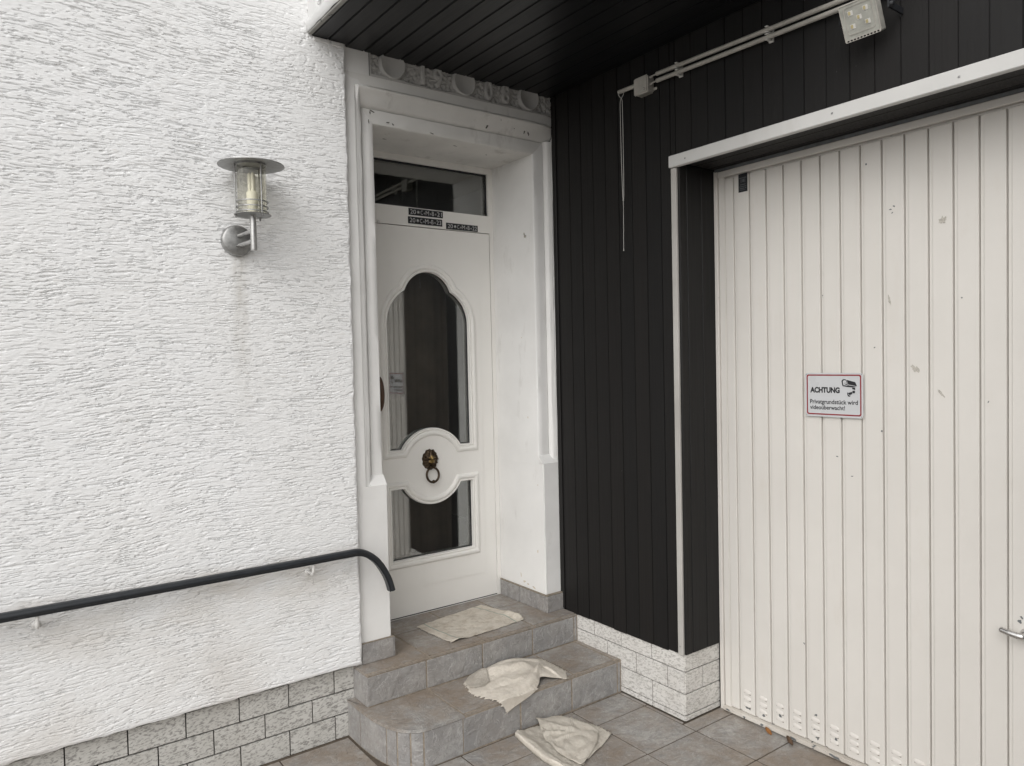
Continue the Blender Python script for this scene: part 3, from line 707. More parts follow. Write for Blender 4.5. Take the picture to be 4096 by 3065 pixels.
# blessing stickers
def star_loops(cx, cz, r):
    return [[(cx+r*math.cos(a)+.0011*math.cos(a+1.57*s), cz+r*math.sin(a)+.0011*math.sin(a+1.57*s)) for a, s in ((a0, 1), (a0, -1), (a0+math.pi, 1), (a0+math.pi, -1))] for a0 in (math.pi/8+k*math.pi/4 for k in range(4))]
for (x0, x1, z0, z1, yr, lab) in ((-.634, -.4315, 2.354, 2.3885, '21', 'upper left black sticker with chalk-style lettering ending in 21'), (-.6385, -.4365, 2.3105, 2.346, '23', 'lower left black sticker with chalk-style lettering ending in 23'), (-.4125, -.2125, 2.301, 2.334, '22', 'right black sticker with chalk-style lettering ending in 22')):
    s_ = obj('blessing_sticker', box(x0, x1, YD-.0022, YD-.0006, z0, z1), BLACK, fd); s_['label'] = lab
    L, hh = x1-x0, z1-z0; zc0, zc1 = z0+hh*.19, z0+hh*.82
    pcs = [fit_text('20', x0+L*.045, x0+L*.205, zc0, zc1, off=-.004), fit_text('C', x0+L*.345, x0+L*.405, zc0, zc1, off=-.006), fit_text('M', x0+L*.49, x0+L*.585, zc0, zc1, off=-.006), fit_text('B', x0+L*.675, x0+L*.735, zc0, zc1, off=-.006), fit_text(yr, x0+L*.825, x0+L*.965, zc0, zc1, off=-.004)]
    for uu_ in (.425, .61, .755):
        pcs.append(fit_text('+', x0+L*uu_, x0+L*(uu_+.055), zc0+hh*.08, zc0+hh*.08+L*.055, off=-.01))
    for k2, lp in enumerate(star_loops(x0+L*.275, (zc0+zc1)/2, hh*.24)): pcs.append(place(poly2d([lp]), FZ, (0, 0, .00002*k2)))
    obj('lettering', place(join(pcs), FY, (0, YD-.0028, 0)), CHALK, s_)
# lion knocker: relief head plus ring
kn = thing('k', (0, 0, 0), 'x', 'x'); bpy.data.objects.remove(kn)
nu, nv = 72, 46
th_ = np.linspace(0, 2*np.pi, nu); rd = np.linspace(0, 1, nv)
TH, RD = np.meshgrid(th_, rd, indexing='ij')
wob = 1+.035*np.sin(TH*13)+.03*np.sin(TH*7+1)
lxx = .0475*RD*np.cos(TH)*wob*(1-.10*np.clip(-np.sin(TH), 0, 1)**2); lzz = .056*RD*np.sin(TH)*wob
gs = lambda x, z, sx, sz: np.exp(-((lxx-x)/sx)**2-((lzz-z)/sz)**2)
hgt = .016*np.sqrt(np.clip(1-RD**2, 0, 1))+.004
mane = np.clip((np.hypot(lxx/.030, (lzz+.004)/.036)-.85)/.35, 0, 1)
hgt += mane*.006*(np.sin(TH*17+RD*9)+.7*np.sin(TH*29-RD*14))*np.clip((1-RD)*6, 0, 1)
hgt += .012*gs(0, -.006, .013, .012)+.010*gs(0, .010, .007, .016)+.006*gs(0, -.002, .006, .006)
hgt += .007*(gs(.013, .012, .007, .004)+gs(-.013, .012, .007, .004))-.008*(gs(.012, .005, .005, .004)+gs(-.012, .005, .005, .004))
hgt += .005*(gs(.009, -.014, .007, .006)+gs(-.009, -.014, .007, .006))-.014*gs(0, -.026, .008, .006)+.008*gs(0, -.038, .009, .007)
hgt *= np.clip((1-RD)*9, 0, 1)
LP = np.stack([-.548+lxx, YD-.0015-hgt, 1.094+lzz], -1)
me = grid_mesh(LP, False); me.materials.append(BRONZE); me.materials.append(BRASS)
cen = np.array([p.center for p in me.polygons]); fu, fv = (cen[:, 0]+.548), (cen[:, 2]-1.094)
mi = ((np.hypot(fu/.021, (fv-.002)/.022) < 1) & (cen[:, 1] < YD-.024)).astype(np.int32); me.polygons.foreach_set('material_index', mi)
lion = obj('lion_knocker', me, None, fd, smooth=180); lion['label'] = 'bronze lion head knocker with polished brass face'
rg = [(-.545+.036*math.sin(a), YD-.024+.004*math.cos(a), 1.016+.038*math.cos(a)) for a in np.linspace(0, 2*math.pi, 41)]
obj('knocker_ring', tube(rg, .0058, 10, False), BRONZE, lion, smooth=180)
obj('ring_boss', lathe([(0, .010), (.006, .008), (.0095, 0), (.006, -.008), (0, -.010)], 14), BRONZE, lion, (-.545, YD-.030, .981), smooth=180)
# pleated curtain behind the leaf
cy = np.linspace(-.70, -.30, 120)
cP = np.stack([np.stack([cy, .60+.008*np.sin(cy*34+1.2*np.sin(cy*17))+.0015*np.sin(cy*90), np.full(120, z)], -1) for z in (.35, 1.2, 2.2)], 0)
tag(obj('curtain', grid_mesh(cP), CURT, smooth=180), 'dark brown pleated curtain behind the front door glass', 'curtain')

# ================================================================== GARAGE DOOR
XG = .236
gd = thing('garage_door', (XG, -2.045, 0), 'cream white ribbed metal up-and-over garage door', 'garage door')
GB, GT = .028, 2.418
obj('backing_sheet', box(XG+.0165, XG+.03, -3.24, -.852, .004, GT), GARG, gd)
obj('side_frame', join([box(XG-.008, XG+.03, -.851, -.8325, .0, GT, .002), box(XG-.008, XG+.03, -3.258, -3.24, .0, GT, .002)]), GARG, gd)
obj('top_rail', box(XG-.009, XG+.012, -3.238, -.853, 2.385, 2.412, .003, 2), GAR, gd)
obj('head_seal', box(XG-.010, XG+.02, -3.25, -.84, 2.413, 2.4245), GREYCH, gd)
SILL = m_paint('chipped grimy sill paint', (.66, .63, .58), (.50, .46, .41), .6, chips=1, bs=60, bstr=.4, dirt=.8, dirtc=(.30, .24, .18), chipc=(.13, .14, .145))
obj('bottom_sill', box(XG-.020, XG+.012, -3.238, -.853, .004, .022, .004, 2), SILL, gd)
obj('edge_stile', box(XG, XG+.012, -.885, -.853, .018, 2.388, .003, 2), GAR, gd)
def strip_mesh(w_, z0, z1, bev=.0042):
    bm = bmesh.new(); h_ = w_/2
    pr = [(.016, -h_), (.0022, -h_+.0004), (.0006, -h_+.0011), (0, -h_+.0024), (0, h_-.0024), (.0006, h_-.0011), (.0022, h_-.0004), (.0055, h_), (.006, h_+.0108), (.016, h_+.0112)]
    lo = [bm.verts.new((x, y, z0)) for x, y in pr]; hi = [bm.verts.new((x, y, z1)) for x, y in pr]
    tpv = [bm.verts.new((x+.006, y*.985, z1+.003)) for x, y in pr]; btv = [bm.verts.new((x+.004, y*.985, z0-.004)) for x, y in pr]
    for A_, B_ in ((lo, hi), (hi, tpv), (btv, lo)):
        for i in range(len(pr)-1): bm.faces.new((A_[i+1], A_[i], B_[i], B_[i+1]))
    bm.faces.new(tpv); bm.faces.new(btv[::-1]); bmesh.ops.recalc_face_normals(bm, faces=bm.faces[:]); return bm_mesh(bm)
PG, GW = .0812, .0150
st_w = PG-GW; SM = strip_mesh(st_w, GB, 2.374)
# pressed louvre: half-round hood
lv = []
for a in np.linspace(0, 1, 7):
    rowl = []
    for b_ in np.linspace(-1, 1, 13):
        e = math.sqrt(max(0, 1-b_**4)); rowl.append((-.0045*math.sin(a*math.pi*.5)**.8*e-.0002, .0195*b_, .0075*(1-2*a)*e+.002*b_*0))
    lv.append(rowl)
LV = grid_mesh(np.array(lv)[:, ::-1]); LV.materials.append(GARG)
LSL = box(-.0006, .0004, -.0175, .0175, -.0012, .0012)
SLIT = m_simple('louvre slit shade', (.16, .12, .09), .9)  # dark strips below the louvres, slit shade put into the colour
y1 = -.889; i = 0
obj('strip', strip_mesh(.041, GB, 2.374), GAR, gd, (XG, -.9085, 0))
yc_ = -.928-GW-st_w/2
while yc_-st_w/2 > -3.235:
    s_ = obj('strip', SM, GAR, gd, (XG+random.uniform(-.0004, .0004), yc_, 0))
    if yc_ > -2.3 or True:
        for zz in (.121, .092, .063):
            obj('louvre', LV, GARG, s_, (XG, yc_+.004, zz), (R(5), 0, 0), smooth=180)
            obj('louvre_slit', LSL, SLIT, s_, (XG-.0005, yc_+.004, zz-.0085), (R(5), 0, 0))
    yc_ -= PG; i += 1
# handle and lock
hb = [(XG-.004, -2.045, .683), (XG-.030, -2.045, .684), (XG-.040, -2.035, .685), (XG-.043, -2.01, .688), (XG-.042, -1.985, .692)]
obj('handle', tube(smoothpath(hb+[(XG-.040, -1.980, .6925)], 5), [.010]*6+[.0105]*6+[.010]*6+[.009]*5+[.007, .005, .003], 12), CHROME, gd, smooth=180)
obj('handle_boss', lathe([(0, .024), (.016, .022), (.021, .006), (.023, 0)], 24), CHROME, gd, (XG, -2.045, .683), (0, R(-90), 0), smooth=40)
lk = obj('lock_plate', lathe([(0, .006), (.013, .005), (.016, 0)], 24), STEELD, gd, (XG, -2.049, .642), (0, R(-90), 0), smooth=40)
obj('keyhole', lathe([(0, .003), (.006, .003), (.007, 0)], 16), BRASS, lk, (XG-.006, -2.046, .643), (0, R(-90), 0))
# sticker upper left
sk_ = obj('maker_sticker', box(XG-.0012, XG-.0004, -1.005, -.960, 2.303, 2.381), BLACK, gd); sk_['label'] = 'small dark faded sticker near the top left corner'
GREYP = m_simple('faded grey print', (.10, .105, .11), .6)
pl_ = []
for (a, b, c_, d_) in ((.004, .041, .058, .062), (.008, .037, .030, .033), (.012, .016, .040, .056), (.020, .030, .042, .055), (.032, .035, .040, .056), (.004, .041, .022, .0245), (.006, .030, .014, .017), (.006, .036, .008, .010), (.034, .040, .014, .018)):
    pl_.append(poly2d([rect(a, b, c_, d_)]))
obj('sticker_print', place(join(pl_), FX, (XG-.0018, -.960, 2.303)), GREYP, sk_)
# tape residue and paint chips
def blob(y, z, ry, rz, n_=14, seed=0, rot=0):
    g = random.Random(seed); pts = []
    for k_ in range(n_):
        a = 2*math.pi*k_/n_; q = g.uniform(.45, 1.15); p = Vector((math.cos(a)*ry*q, math.sin(a)*rz*q)); p.rotate(Matrix.Rotation(rot, 2)); pts.append((p.x, p.y))
    return pts
for k_, (y, z, ry, rz, ro) in enumerate(((-1.791, 2.052, .013, .016, -.6), (-1.606, 1.792, .005, .022, .1), (-1.696, 1.539, .019, .011, -.8), (-1.783, 1.455, .018, .005, -.9))):
    obj('tape_residue', place(poly2d([blob(0, 0, ry, rz, 18, k_+3, ro)], .0004), FX, (XG-.0009, y, z)), RESID, gd)
chips = [(-1.612, 2.118, .005, .003), (-1.624, 2.128, .003, .005), (-1.618, 2.105, .002, .004), (-1.523, 2.30, .003, .004), (-1.55, 1.62, .003, .003), (-1.575, 1.31, .0035, .0045), (-1.40, 1.2, .004, .003), (-1.25, .42, .003, .005), (-1.30, .14, .004, .006), (-.975, .052, .010, .007), (-1.055, .045, .006, .005), (-1.135, .075, .007, .006), (-1.225, .085, .006, .007), (-1.30, .085, .012, .006), (-1.305, .052, .008, .006), (-1.385, .075, .005, .005), (-1.85, 1.78, .003, .003), (-2.02, .72, .007, .006), (-2.025, .735, .006, .003), (-1.46, 1.13, .005, .002), (-1.93, 1.43, .004, .002), (-1.345, 1.83, .002, .003)]
for k_, (y, z, ry, rz) in enumerate(chips):
    obj('paint_chip', place(poly2d([blob(0, 0, ry*(1.5 if z < .15 else 1.1), rz*(1.3 if z < .15 else 1.1), 9, 50+k_, k_)], .0002), FX, (XG-.0006, y, z)), GREYCH, gd)
for k_, (y, ry) in enumerate(((-1.06, .012), (-1.395, .030), (-1.21, .016), (-.88, .015), (-.97, .008))):
    obj('paint_chip', place(poly2d([blob(0, 0, ry, .006, 11, 90+k_, -.1)], .0002), FX, (XG-.0206, y, .013)), GREYCH, gd)

# ---- warning sign
wsn = thing('warning_sign', (.226, -1.391, 1.354), 'white video surveillance warning sign with red border on the garage door', 'sign')
sy0, sz0, SW, SH = -1.272, 1.3535, .238, .172
def rrect(a, b, c_, d_, r_, n_=6):
    out = []
    for (cx, cz, a0) in ((b-r_, d_-r_, 0), (a+r_, d_-r_, 90), (a+r_, c_+r_, 180), (b-r_, c_+r_, 270)):
        out += [(cx+r_*math.cos(R(a0+90*k_/n_)), cz+r_*math.sin(R(a0+90*k_/n_))) for k_ in range(n_+1)]
    return out
sgx = .2275
pl2 = obj('plate', place(poly2d([rrect(0, SW, 0, SH, .010)], .0008), FX, (sgx, sy0, sz0)), SIGNW, wsn)
obj('border', place(poly2d([rrect(.0065, SW-.0065, .0075, SH-.0060, .009), rrect(.0116, SW-.0116, .0126, SH-.0111, .006)]), FX, (sgx-.0013, sy0, sz0)), RED, wsn)
U = lambda u: u*SW
V = lambda v: (1-v)*SH
obj('headline', place(fit_text('ACHTUNG', U(.092), U(.612), V(.455), V(.322), off=.05), FX, (sgx-.0013, sy0, sz0)), BLACK, wsn)
obj('lettering', place(join([fit_text('Privatgrundstück wird', U(.088), U(.915), V(.735), V(.605), off=.018), fit_text('videoüberwacht!', U(.086), U(.70), V(.835), V(.738), off=.018)]), FX, (sgx-.0013, sy0, sz0)), BLACK, wsn)
cv = lambda pts: [(U((x-130)/1535), V((y-275)/1190)) for x, y in pts]
cs = obj('camera_symbol', place(join([poly2d([cv(q) + []]) for q in (
    [(1246, 455), (1470, 515), (1490, 560), (1515, 622), (1292, 580), (1270, 515)],
    [(1160, 640), (1290, 598), (1500, 634), (1410, 656)],
    [(1385, 664), (1468, 656), (1468, 730), (1440, 712), (1400, 705)],
    [(1402, 742), (1455, 740), (1465, 760), (1462, 800), (1440, 810), (1400, 806), (1394, 775)],
    [(1388, 772), (1396, 830), (1325, 862), (1300, 830), (1290, 800)],
    [(1263, 788), (1284, 795), (1296, 850), (1320, 873), (1356, 868), (1335, 897), (1310, 905), (1280, 885), (1266, 845)])]
    + [poly2d([cv([(1118, 500), (1132, 460), (1165, 440), (1215, 440), (1238, 455), (1262, 515), (1280, 585), (1150, 632), (1138, 600)]), cv([(1150, 495), (1175, 470), (1210, 462), (1236, 482), (1250, 530), (1254, 572), (1172, 602), (1160, 570)])]), poly2d([cv([(1200, 545), (1208, 527), (1222, 524), (1212, 545), (1218, 568), (1232, 572), (1218, 578), (1204, 566)])])]), FX, (sgx-.0013, sy0, sz0)), BLACK, wsn)
for (a, b) in ((.006, .006), (SW-.006, .006), (.006, SH-.006), (SW-.006, SH-.006)):
    obj('screw', lathe([(0, .0012), (.0018, .001), (.0022, 0)], 10), STEELD, wsn, (sgx-.001, sy0-a, sz0+b), (0, R(-90), 0))

# ================================================================== WALL LAMP
wl = thing('wall_lamp', (-1.62, -.03, 2.085), 'stainless steel lantern wall lamp with flat round hat on the stucco wall', 'wall lamp')
AX, AY = -1.592, -.145
bp = lathe([(0, .022), (.050, .021), (.056, .017), (.059, .010), (.059, -.002)], 40)
base = obj('back_plate', bp, STEELD, wl, (-1.621, -.029, 2.086), (R(90), 0, 0), smooth=40)
obj('bracket_plate', box(-1.631, -1.601, -.0545, -.0515, 2.046, 2.128, .001), STEEL, base)
for (x, z) in ((-1.616, 2.118), (-1.616, 2.054)): obj('screw', lathe([(0, .002), (.003, .0015), (.0035, 0)], 10), STEELD, base, (x, -.0546, z), (R(90), 0, 0))
obj('screw', lathe([(0, .003), (.0035, .002), (.004, 0)], 10), CHROME, base, (-1.662, -.0485, 2.086), (R(90), 0, 0))
for z in (2.105, 2.068): obj('arm', tube([(-1.618, -.053, z-.003), (AX, AY, z+.006)], .0075, 12), STEEL, wl, smooth=60)
obj('post', lathe([(.0, 2.036), (.0112, 2.036), (.0118, 2.04), (.0118, 2.166), (0, 2.166)], 20), STEEL, wl, (AX, AY, 0), smooth=40)
obj('bottom_disc', lathe([(0, 2.166), (.066, 2.166), (.067, 2.1675), (.066, 2.169), (0, 2.170)], 48), STEELD, wl, (AX, AY, 0), smooth=40)
hat = obj('hat', lathe([(0, 2.376), (.05, 2.371), (.119, 2.353), (.1195, 2.3505), (.118, 2.3500), (.055, 2.3565), (.055, 2.350), (.052, 2.3500), (.052, 2.357), (0, 2.358)], 56), STEELD, wl, (AX, AY, 0), smooth=35)
for k_ in range(3):
    a = R(-74+120*k_); rx, ry = .0595*math.cos(a), .0595*math.sin(a)
    obj('rod', tube([(AX+rx, AY+ry, 2.158), (AX+rx, AY+ry, 2.357)], .0027, 8), STEELD, wl, smooth=60)
    obj('rod_nut', lathe([(0, -.010), (.003, -.009), (.0042, -.004), (.0042, 0)], 8), STEELD, wl, (AX+rx, AY+ry, 2.166))
for z in (2.216, 2.196, 2.178):
    obj('ring', lathe([(.0535, z-.0019), (.0572, z-.0019), (.0572, z+.0019), (.0535, z+.0019), (.0535, z-.0019)], 40), STEELD, wl, (AX, AY, 0), smooth=30)
obj('glass_cylinder', lathe([(.0525, 2.170), (.0525, 2.350), (.0505, 2.350), (.0505, 2.170)], 40), GLASSL, wl, (AX, AY, 0), smooth=40)
obj('lamp_socket', lathe([(0, 2.170), (.018, 2.170), (.018, 2.205), (.020, 2.215), (.021, 2.250), (.017, 2.256), (0, 2.256)], 20), BULB, wl, (AX, AY, 0), smooth=40)
for (x, y) in ((.008, .004), (-.008, .004), (0, -.009)): obj('bulb_tube', tube([(AX+x, AY+y, 2.255), (AX+x, AY+y, 2.318), (AX+x, AY+y, 2.325)], [.0065, .0065, .003], 10), BULB, wl, smooth=60)

# ================================================================== HANDRAIL
hr = thing('handrail', (-1.6, -.09, .75), 'slate black plastic handrail on the stucco wall, curving down at its end', 'handrail')
RY = -.088
hp = [(-3.4, RY, .812), (-2.5, RY, .812), (-1.5, RY, .810), (-1.24, RY, .8105)]+[(-1.185, RY, .809), (-1.145, RY, .794), (-1.105, RY, .762), (-1.072, RY, .716), (-1.049, RY, .668), (-1.036, RY, .622)]
hpath = smoothpath(hp, 8)
def railsweep(profile):
    rows_ = []
    for i_, p in enumerate(hpath):
        t_ = (hpath[min(i_+1, len(hpath)-1)]-hpath[max(i_-1, 0)]).normalized(); up_ = Vector((0, -1, 0)).cross(t_) if False else Vector((-t_.z, 0, t_.x))
        rows_.append([tuple(p+Vector((0, 1, 0))*a+up_*b) for a, b in profile+[profile[0]]])
    me_ = grid_mesh(np.array(rows_)); bm_ = bmesh.new(); bm_.from_mesh(me_); bmesh.ops.remove_doubles(bm_, verts=bm_.verts[:], dist=1e-5); bmesh.ops.holes_fill(bm_, edges=[e for e in bm_.edges if e.is_boundary], sides=60); bmesh.ops.recalc_face_normals(bm_, faces=bm_.faces[:]); return bm_mesh(bm_)
obj('grip', railsweep([(-.021, .000), (-.022, .007), (-.018, .0135), (-.009, .017), (0, .018), (.009, .017), (.018, .0135), (.022, .007), (.021, 0), (.017, -.003), (.0155, .002), (-.0155, .002), (-.017, -.003)]), RAIL, hr, smooth=50)
obj('core_bar', railsweep([(-.0145, .001), (.0145, .001), (.0145, -.0105), (-.0145, -.0105)]), RAIL, hr, smooth=30)
for x in (-2.321, -1.378, -3.25):
    b_ = obj('bracket', tube(smoothpath([(x, RY+.0, .802), (x, RY, .780), (x, RY+.004, .764), (x, RY+.016, .755), (x, -.045, .754), (x, -.020, .754)], 5), .0062, 10), WHITE, hr, smooth=60)
    obj('wall_rose', lathe([(0, .006), (.010, .005), (.013, .002), (.0145, 0)], 14), WHITE, b_, (x, -.0255, .754), (R(90), 0, 0), smooth=50)

# ================================================================== CABLES AND FLOODLIGHT UNDER THE CANOPY
def conduit(label, y0, z0, y1, z1):
    t_ = thing('cable_conduit', (-.03, (y0+y1)/2, (z0+z1)/2), label, 'conduit', 'cable conduits above the garage door')
    zz = lambda y: z0+(z1-z0)*(y-y0)/(y1-y0)
    obj('pipe', tube([(-.03, y0, z0), (-.03, y0-.001, zz(y0-.001)), (-.03, y1, z1)], [.0078, .0088, .0088], 14), PVC, t_, smooth=50)
    obj('cable', tube([(-.030, y0+.036, z0-.001), (-.03, y0-.02, z0)], .0034, 8), PVC, t_, smooth=50)
    for y in (-.859, -1.294, -1.95, -2.7):
        obj('pipe_clip', join([box(-.043, -.001, y-.006, y+.006, zz(y)+.0082, zz(y)+.0115, .0008), box(-.043, -.001, y-.006, y+.006, zz(y)-.0122, zz(y)-.0088, .0008), box(-.012, -.001, y-.010, y+.010, zz(y)-.015, zz(y)+.008, .001)]), PVCW, t_)
    return t_
conduit('upper of the two grey cable conduits above the garage', -.742, 2.825, -3.6, 2.758)
c2 = conduit('lower of the two grey cable conduits above the garage', -.742, 2.796, -3.6, 2.735)
obj('pipe_joint', tube([(-.03, -1.10, 2.7883), (-.03, -1.112, 2.788)], .0096, 14), PVC, c2)
jb = thing('junction_box', (-.02, -.665, 2.757), 'square grey cable junction box at the end of the conduits', 'junction box')
obj('lid', box(-.052, -.040, -.707, -.6225, 2.757, 2.834, .006, 3), PVC, jb)
obj('housing', box(-.041, -.0005, -.704, -.6255, 2.760, 2.831, .006, 3), FGREY, jb)
obj('gland', tube([(-.028, -.70, 2.822), (-.028, -.716, 2.822)], .006), PVC, jb); obj('gland', tube([(-.028, -.70, 2.793), (-.028, -.716, 2.793)], .006), PVC, jb)
obj('mounting_lug', box(-.010, -.0005, -.722, -.702, 2.770, 2.782, .003), PVC, jb)
for (y, z) in ((-.688, 2.772), (-.692, 2.777), (-.686, 2.779), (-.690, 2.768), (-.694, 2.773)): obj('vent_dot', lathe([(0, .0008), (.0014, .0006), (.0015, 0)], 8), BLACK, jb, (-.052, y, z), (0, R(-90), 0))
pg = thing('pipe_stub', (-.03, -.57, 2.815), 'short grey pipe stub sticking out left of the junction box', 'pipe')
obj('pipe', tube([(-.03, -.630, 2.812), (-.03, -.512, 2.815)], .0092, 14), PVC, pg)
ps = thing('pull_string', (-.03, -.527, 2.09), 'white looped pull string hanging from the pipe stub', 'string')
obj('loop', tube(smoothpath([(-.040, -.521, 2.812), (-.0405, -.520, 2.800), (-.034, -.524, 2.788), (-.030, -.531, 2.776), (-.030, -.5335, 2.74), (-.030, -.5345, 2.55), (-.030, -.533, 2.36), (-.030, -.5295, 2.325)], 4), .0013, 6), CORD, ps)
obj('loop', tube(smoothpath([(-.022, -.534, 2.812), (-.022, -.533, 2.800), (-.028, -.530, 2.788), (-.032, -.525, 2.776), (-.033, -.522, 2.74), (-.033, -.5235, 2.55), (-.032, -.527, 2.36), (-.030, -.5290, 2.325)], 4), .0013, 6), CORD, ps)
obj('knot', lathe([(0, .004), (.0028, .002), (.003, -.001), (0, -.005)], 8), CORD, ps, (-.03, -.529, 2.323))
obj('tail', tube([(-.030, -.529, 2.323), (-.030, -.528, 2.2), (-.030, -.526, 2.105), (-.030, -.5255, 2.092)], [.0011, .0011, .0011, .0025], 6), CORD, ps)

fl_ = thing('floodlight', (-.08, -1.69, 2.69), 'small square LED floodlight with five yellow chips above the garage', 'floodlight')
FM = Matrix.Translation((-.105, -1.687, 2.684)) @ Matrix.Rotation(R(180+0), 4, 'Z') @ Matrix.Rotation(R(24), 4, 'Y')
# local frame of the lamp: +x = forward (away from the wall), y across, z up; FM turns +x to face out and down
def fpart(name, me_, mat, parent=fl_, smooth=None):
    me_.transform(FM); return obj(name, me_, mat, parent, smooth=smooth)
FLZ = Matrix(((0, 1, 0), (0, 0, 1), (1, 0, 0))).transposed()   # 2-D (X,Y) -> (y,z), facing +x
fw, fh_ = .060, .058
body = fpart('housing', place(poly2d([rrect(-fw, fw, -fh_, fh_, .006)], .014), FLZ, (-.014, 0, 0)), FGREY)
slots = [rrect(-.0545+.0111*k_, -.0545+.0111*k_+.0082, -.0565, -.0515, .0022, 3) for k_ in range(10)]
fpart('bezel', place(poly2d([rrect(-fw, fw, -fh_, fh_, .006)]+slots+[rrect(-fw+.002, fw-.002, -.0495, fh_-.002, .004)], .0015), FLZ, (.0018, 0, 0)), PVC)
fpart('slot_back', place(poly2d([rect(-.0575, .0575, -.0575, -.0505)]), FLZ, (.0003, 0, 0)), DARK)
fpart('face_plate', place(poly2d([rrect(-fw+.002, fw-.002, -.0497, fh_-.002, .004)], .0004), FLZ, (.0012, 0, 0)), FFACE)
fpart('lens_rim', place(poly2d([rrect(-.047, .047, -.038, .049, .010), rrect(-.0452, .0452, -.0362, .0472, .009)], .0008), FLZ, (.0026, 0, 0)), PVC)
for (a, b) in ((-.026, .028), (.024, .028), (0, .008), (-.026, -.014), (.024, -.014)):
    cell = fpart('reflector_cell', place(poly2d([rrect(a-.0085, a+.0085, b-.0075, b+.0075, .001)], .0006), FLZ, (.0022, 0, 0)), PVCW)
    me_ = place(poly2d([rrect(a-.006, a+.0015, b-.005, b+.006, .001)], .0006), FLZ, (.0036, 0, 0)); me_.transform(FM); obj('led_chip', me_, LED, cell)
obj('wall_bracket', join([box(-.10, -.0005, -1.778, -1.772, 2.690, 2.712, .001), box(-.006, -.0005, -1.790, -1.60, 2.685, 2.717, .001), box(-.10, -.0005, -1.618, -1.612, 2.690, 2.712, .001)]), BLACK, fl_)
obj('pivot_knob', lathe([(0, .012), (.007, .011), (.009, .004), (.009, 0)], 12), BLACK, fl_, (-.092, -1.779, 2.70), (R(90), 0, 0))

# ---- small hook on the reveal
hk = thing('wall_hook', (-.109, .103, 2.246), 'tiny old hook left in the right door reveal', 'hook')
obj('stem', tube(smoothpath([(-.108, .103, 2.246), (-.118, .100, 2.246), (-.124, .098, 2.250), (-.124, .098, 2.260)], 4), .0028, 8), RESID, hk)
obj('anchor', lathe([(0, .006), (.005, .005), (.006, 0)], 10), RESID, hk, (-.1085, .110, 2.243), (0, R(-90), 0))

# ================================================================== CLOTHS
def coons(far, near, left, right, n_, m_):
    """curves as point lists; returns (n,m,3): n along far/near, m from far to near"""
    def rs(c, k_):
        c = smoothpath([Vector(p) for p in c], 10); L = [0]
        for a, b in zip(c, c[1:]): L.append(L[-1]+(b-a).length)
        L = np.array(L)/L[-1]; A_ = np.array([tuple(p) for p in c]); tt = np.linspace(0, 1, k_)
        return np.stack([np.interp(tt, L, A_[:, q]) for q in range(3)], -1)
    F_, N_, L_, R_ = rs(far, n_), rs(near, n_), rs(left, m_), rs(right, m_)
    s = np.linspace(0, 1, n_)[:, None, None]; t_ = np.linspace(0, 1, m_)[None, :, None]
    return (1-t_)*F_[:, None]+t_*N_[:, None]+(1-s)*L_[None]+s*R_[None]-((1-s)*(1-t_)*F_[0]+s*(1-t_)*F_[-1]+(1-s)*t_*N_[0]+s*t_*N_[-1])
def fray(P_, sides, amp=.005, seed=1):
    g = np.random.default_rng(seed)
    def go(row, inner):
        dvec = row-inner; L = np.linalg.norm(dvec, axis=-1, keepdims=True)+1e-9; k_ = np.where(g.random((len(row), 1)) < .35, g.uniform(.4, 1.6, (len(row), 1)), g.uniform(-.4, .5, (len(row), 1)))
        return row+dvec/L*amp*k_*np.array([1, 1, .3])
    if 'l' in sides: P_[0] = go(P_[0], P_[1])
    if 'r' in sides: P_[-1] = go(P_[-1], P_[-2])
    if 'n' in sides: P_[:, -1] = go(P_[:, -1], P_[:, -2])
    if 'f' in sides: P_[:, 0] = go(P_[:, 0], P_[:, 1])
    return P_
def ridge(P_, a, b, wd, h):
    a, b = np.array(a), np.array(b); d_ = b-a; L = np.hypot(*d_); d_ = d_/L
    q = P_[..., :2]-a; t_ = q@d_; s = q@np.array([-d_[1], d_[0]])
    return h*np.exp(-(s/wd)**2)*np.clip(np.minimum(t_+.02, L-t_+.02)/.04, 0, 1)
def crease(n_, m_, dd, lx, ly, seed): return np.clip(1-np.abs(noise2(n_, m_, dd, lx, ly, seed))*1.6, 0, 1)**2
# cloth on the top step
z_ = H2+.0035
P1 = coons([(-.736, .235, z_), (-.53, .270, z_), (-.312, .304, z_)], [(-.712, -.045, z_), (-.5, -.040, z_), (-.27, -.020, z_)], [(-.736, .235, z_), (-.728, .1, z_), (-.712, -.045, z_)], [(-.312, .304, z_), (-.262, .10, z_), (-.27, -.020, z_)], 90, 60)
P1[..., 2] += .0012*crease(90, 60, .005, .05, .035, 161)+np.abs(.0016*noise2(90, 60, .005, .04, .03, 61))+np.abs(.0009*noise2(90, 60, .005, .012, .012, 62))
P1[..., 2] += ridge(P1, (-.285, .12), (-.262, -.0), .022, .016)+ridge(P1, (-.70, -.03), (-.64, -.05), .012, .006)
fray(P1, 'lr', .004, 3); fray(P1, 'n', .002, 4)
o = obj('floor_cloth', grid_mesh(P1), CL1, smooth=180); solid(o, .002, 1)
tag(o, 'flat dirty beige floor cloth with thin green stripes on the top step', 'cloth', 'floor cloths')
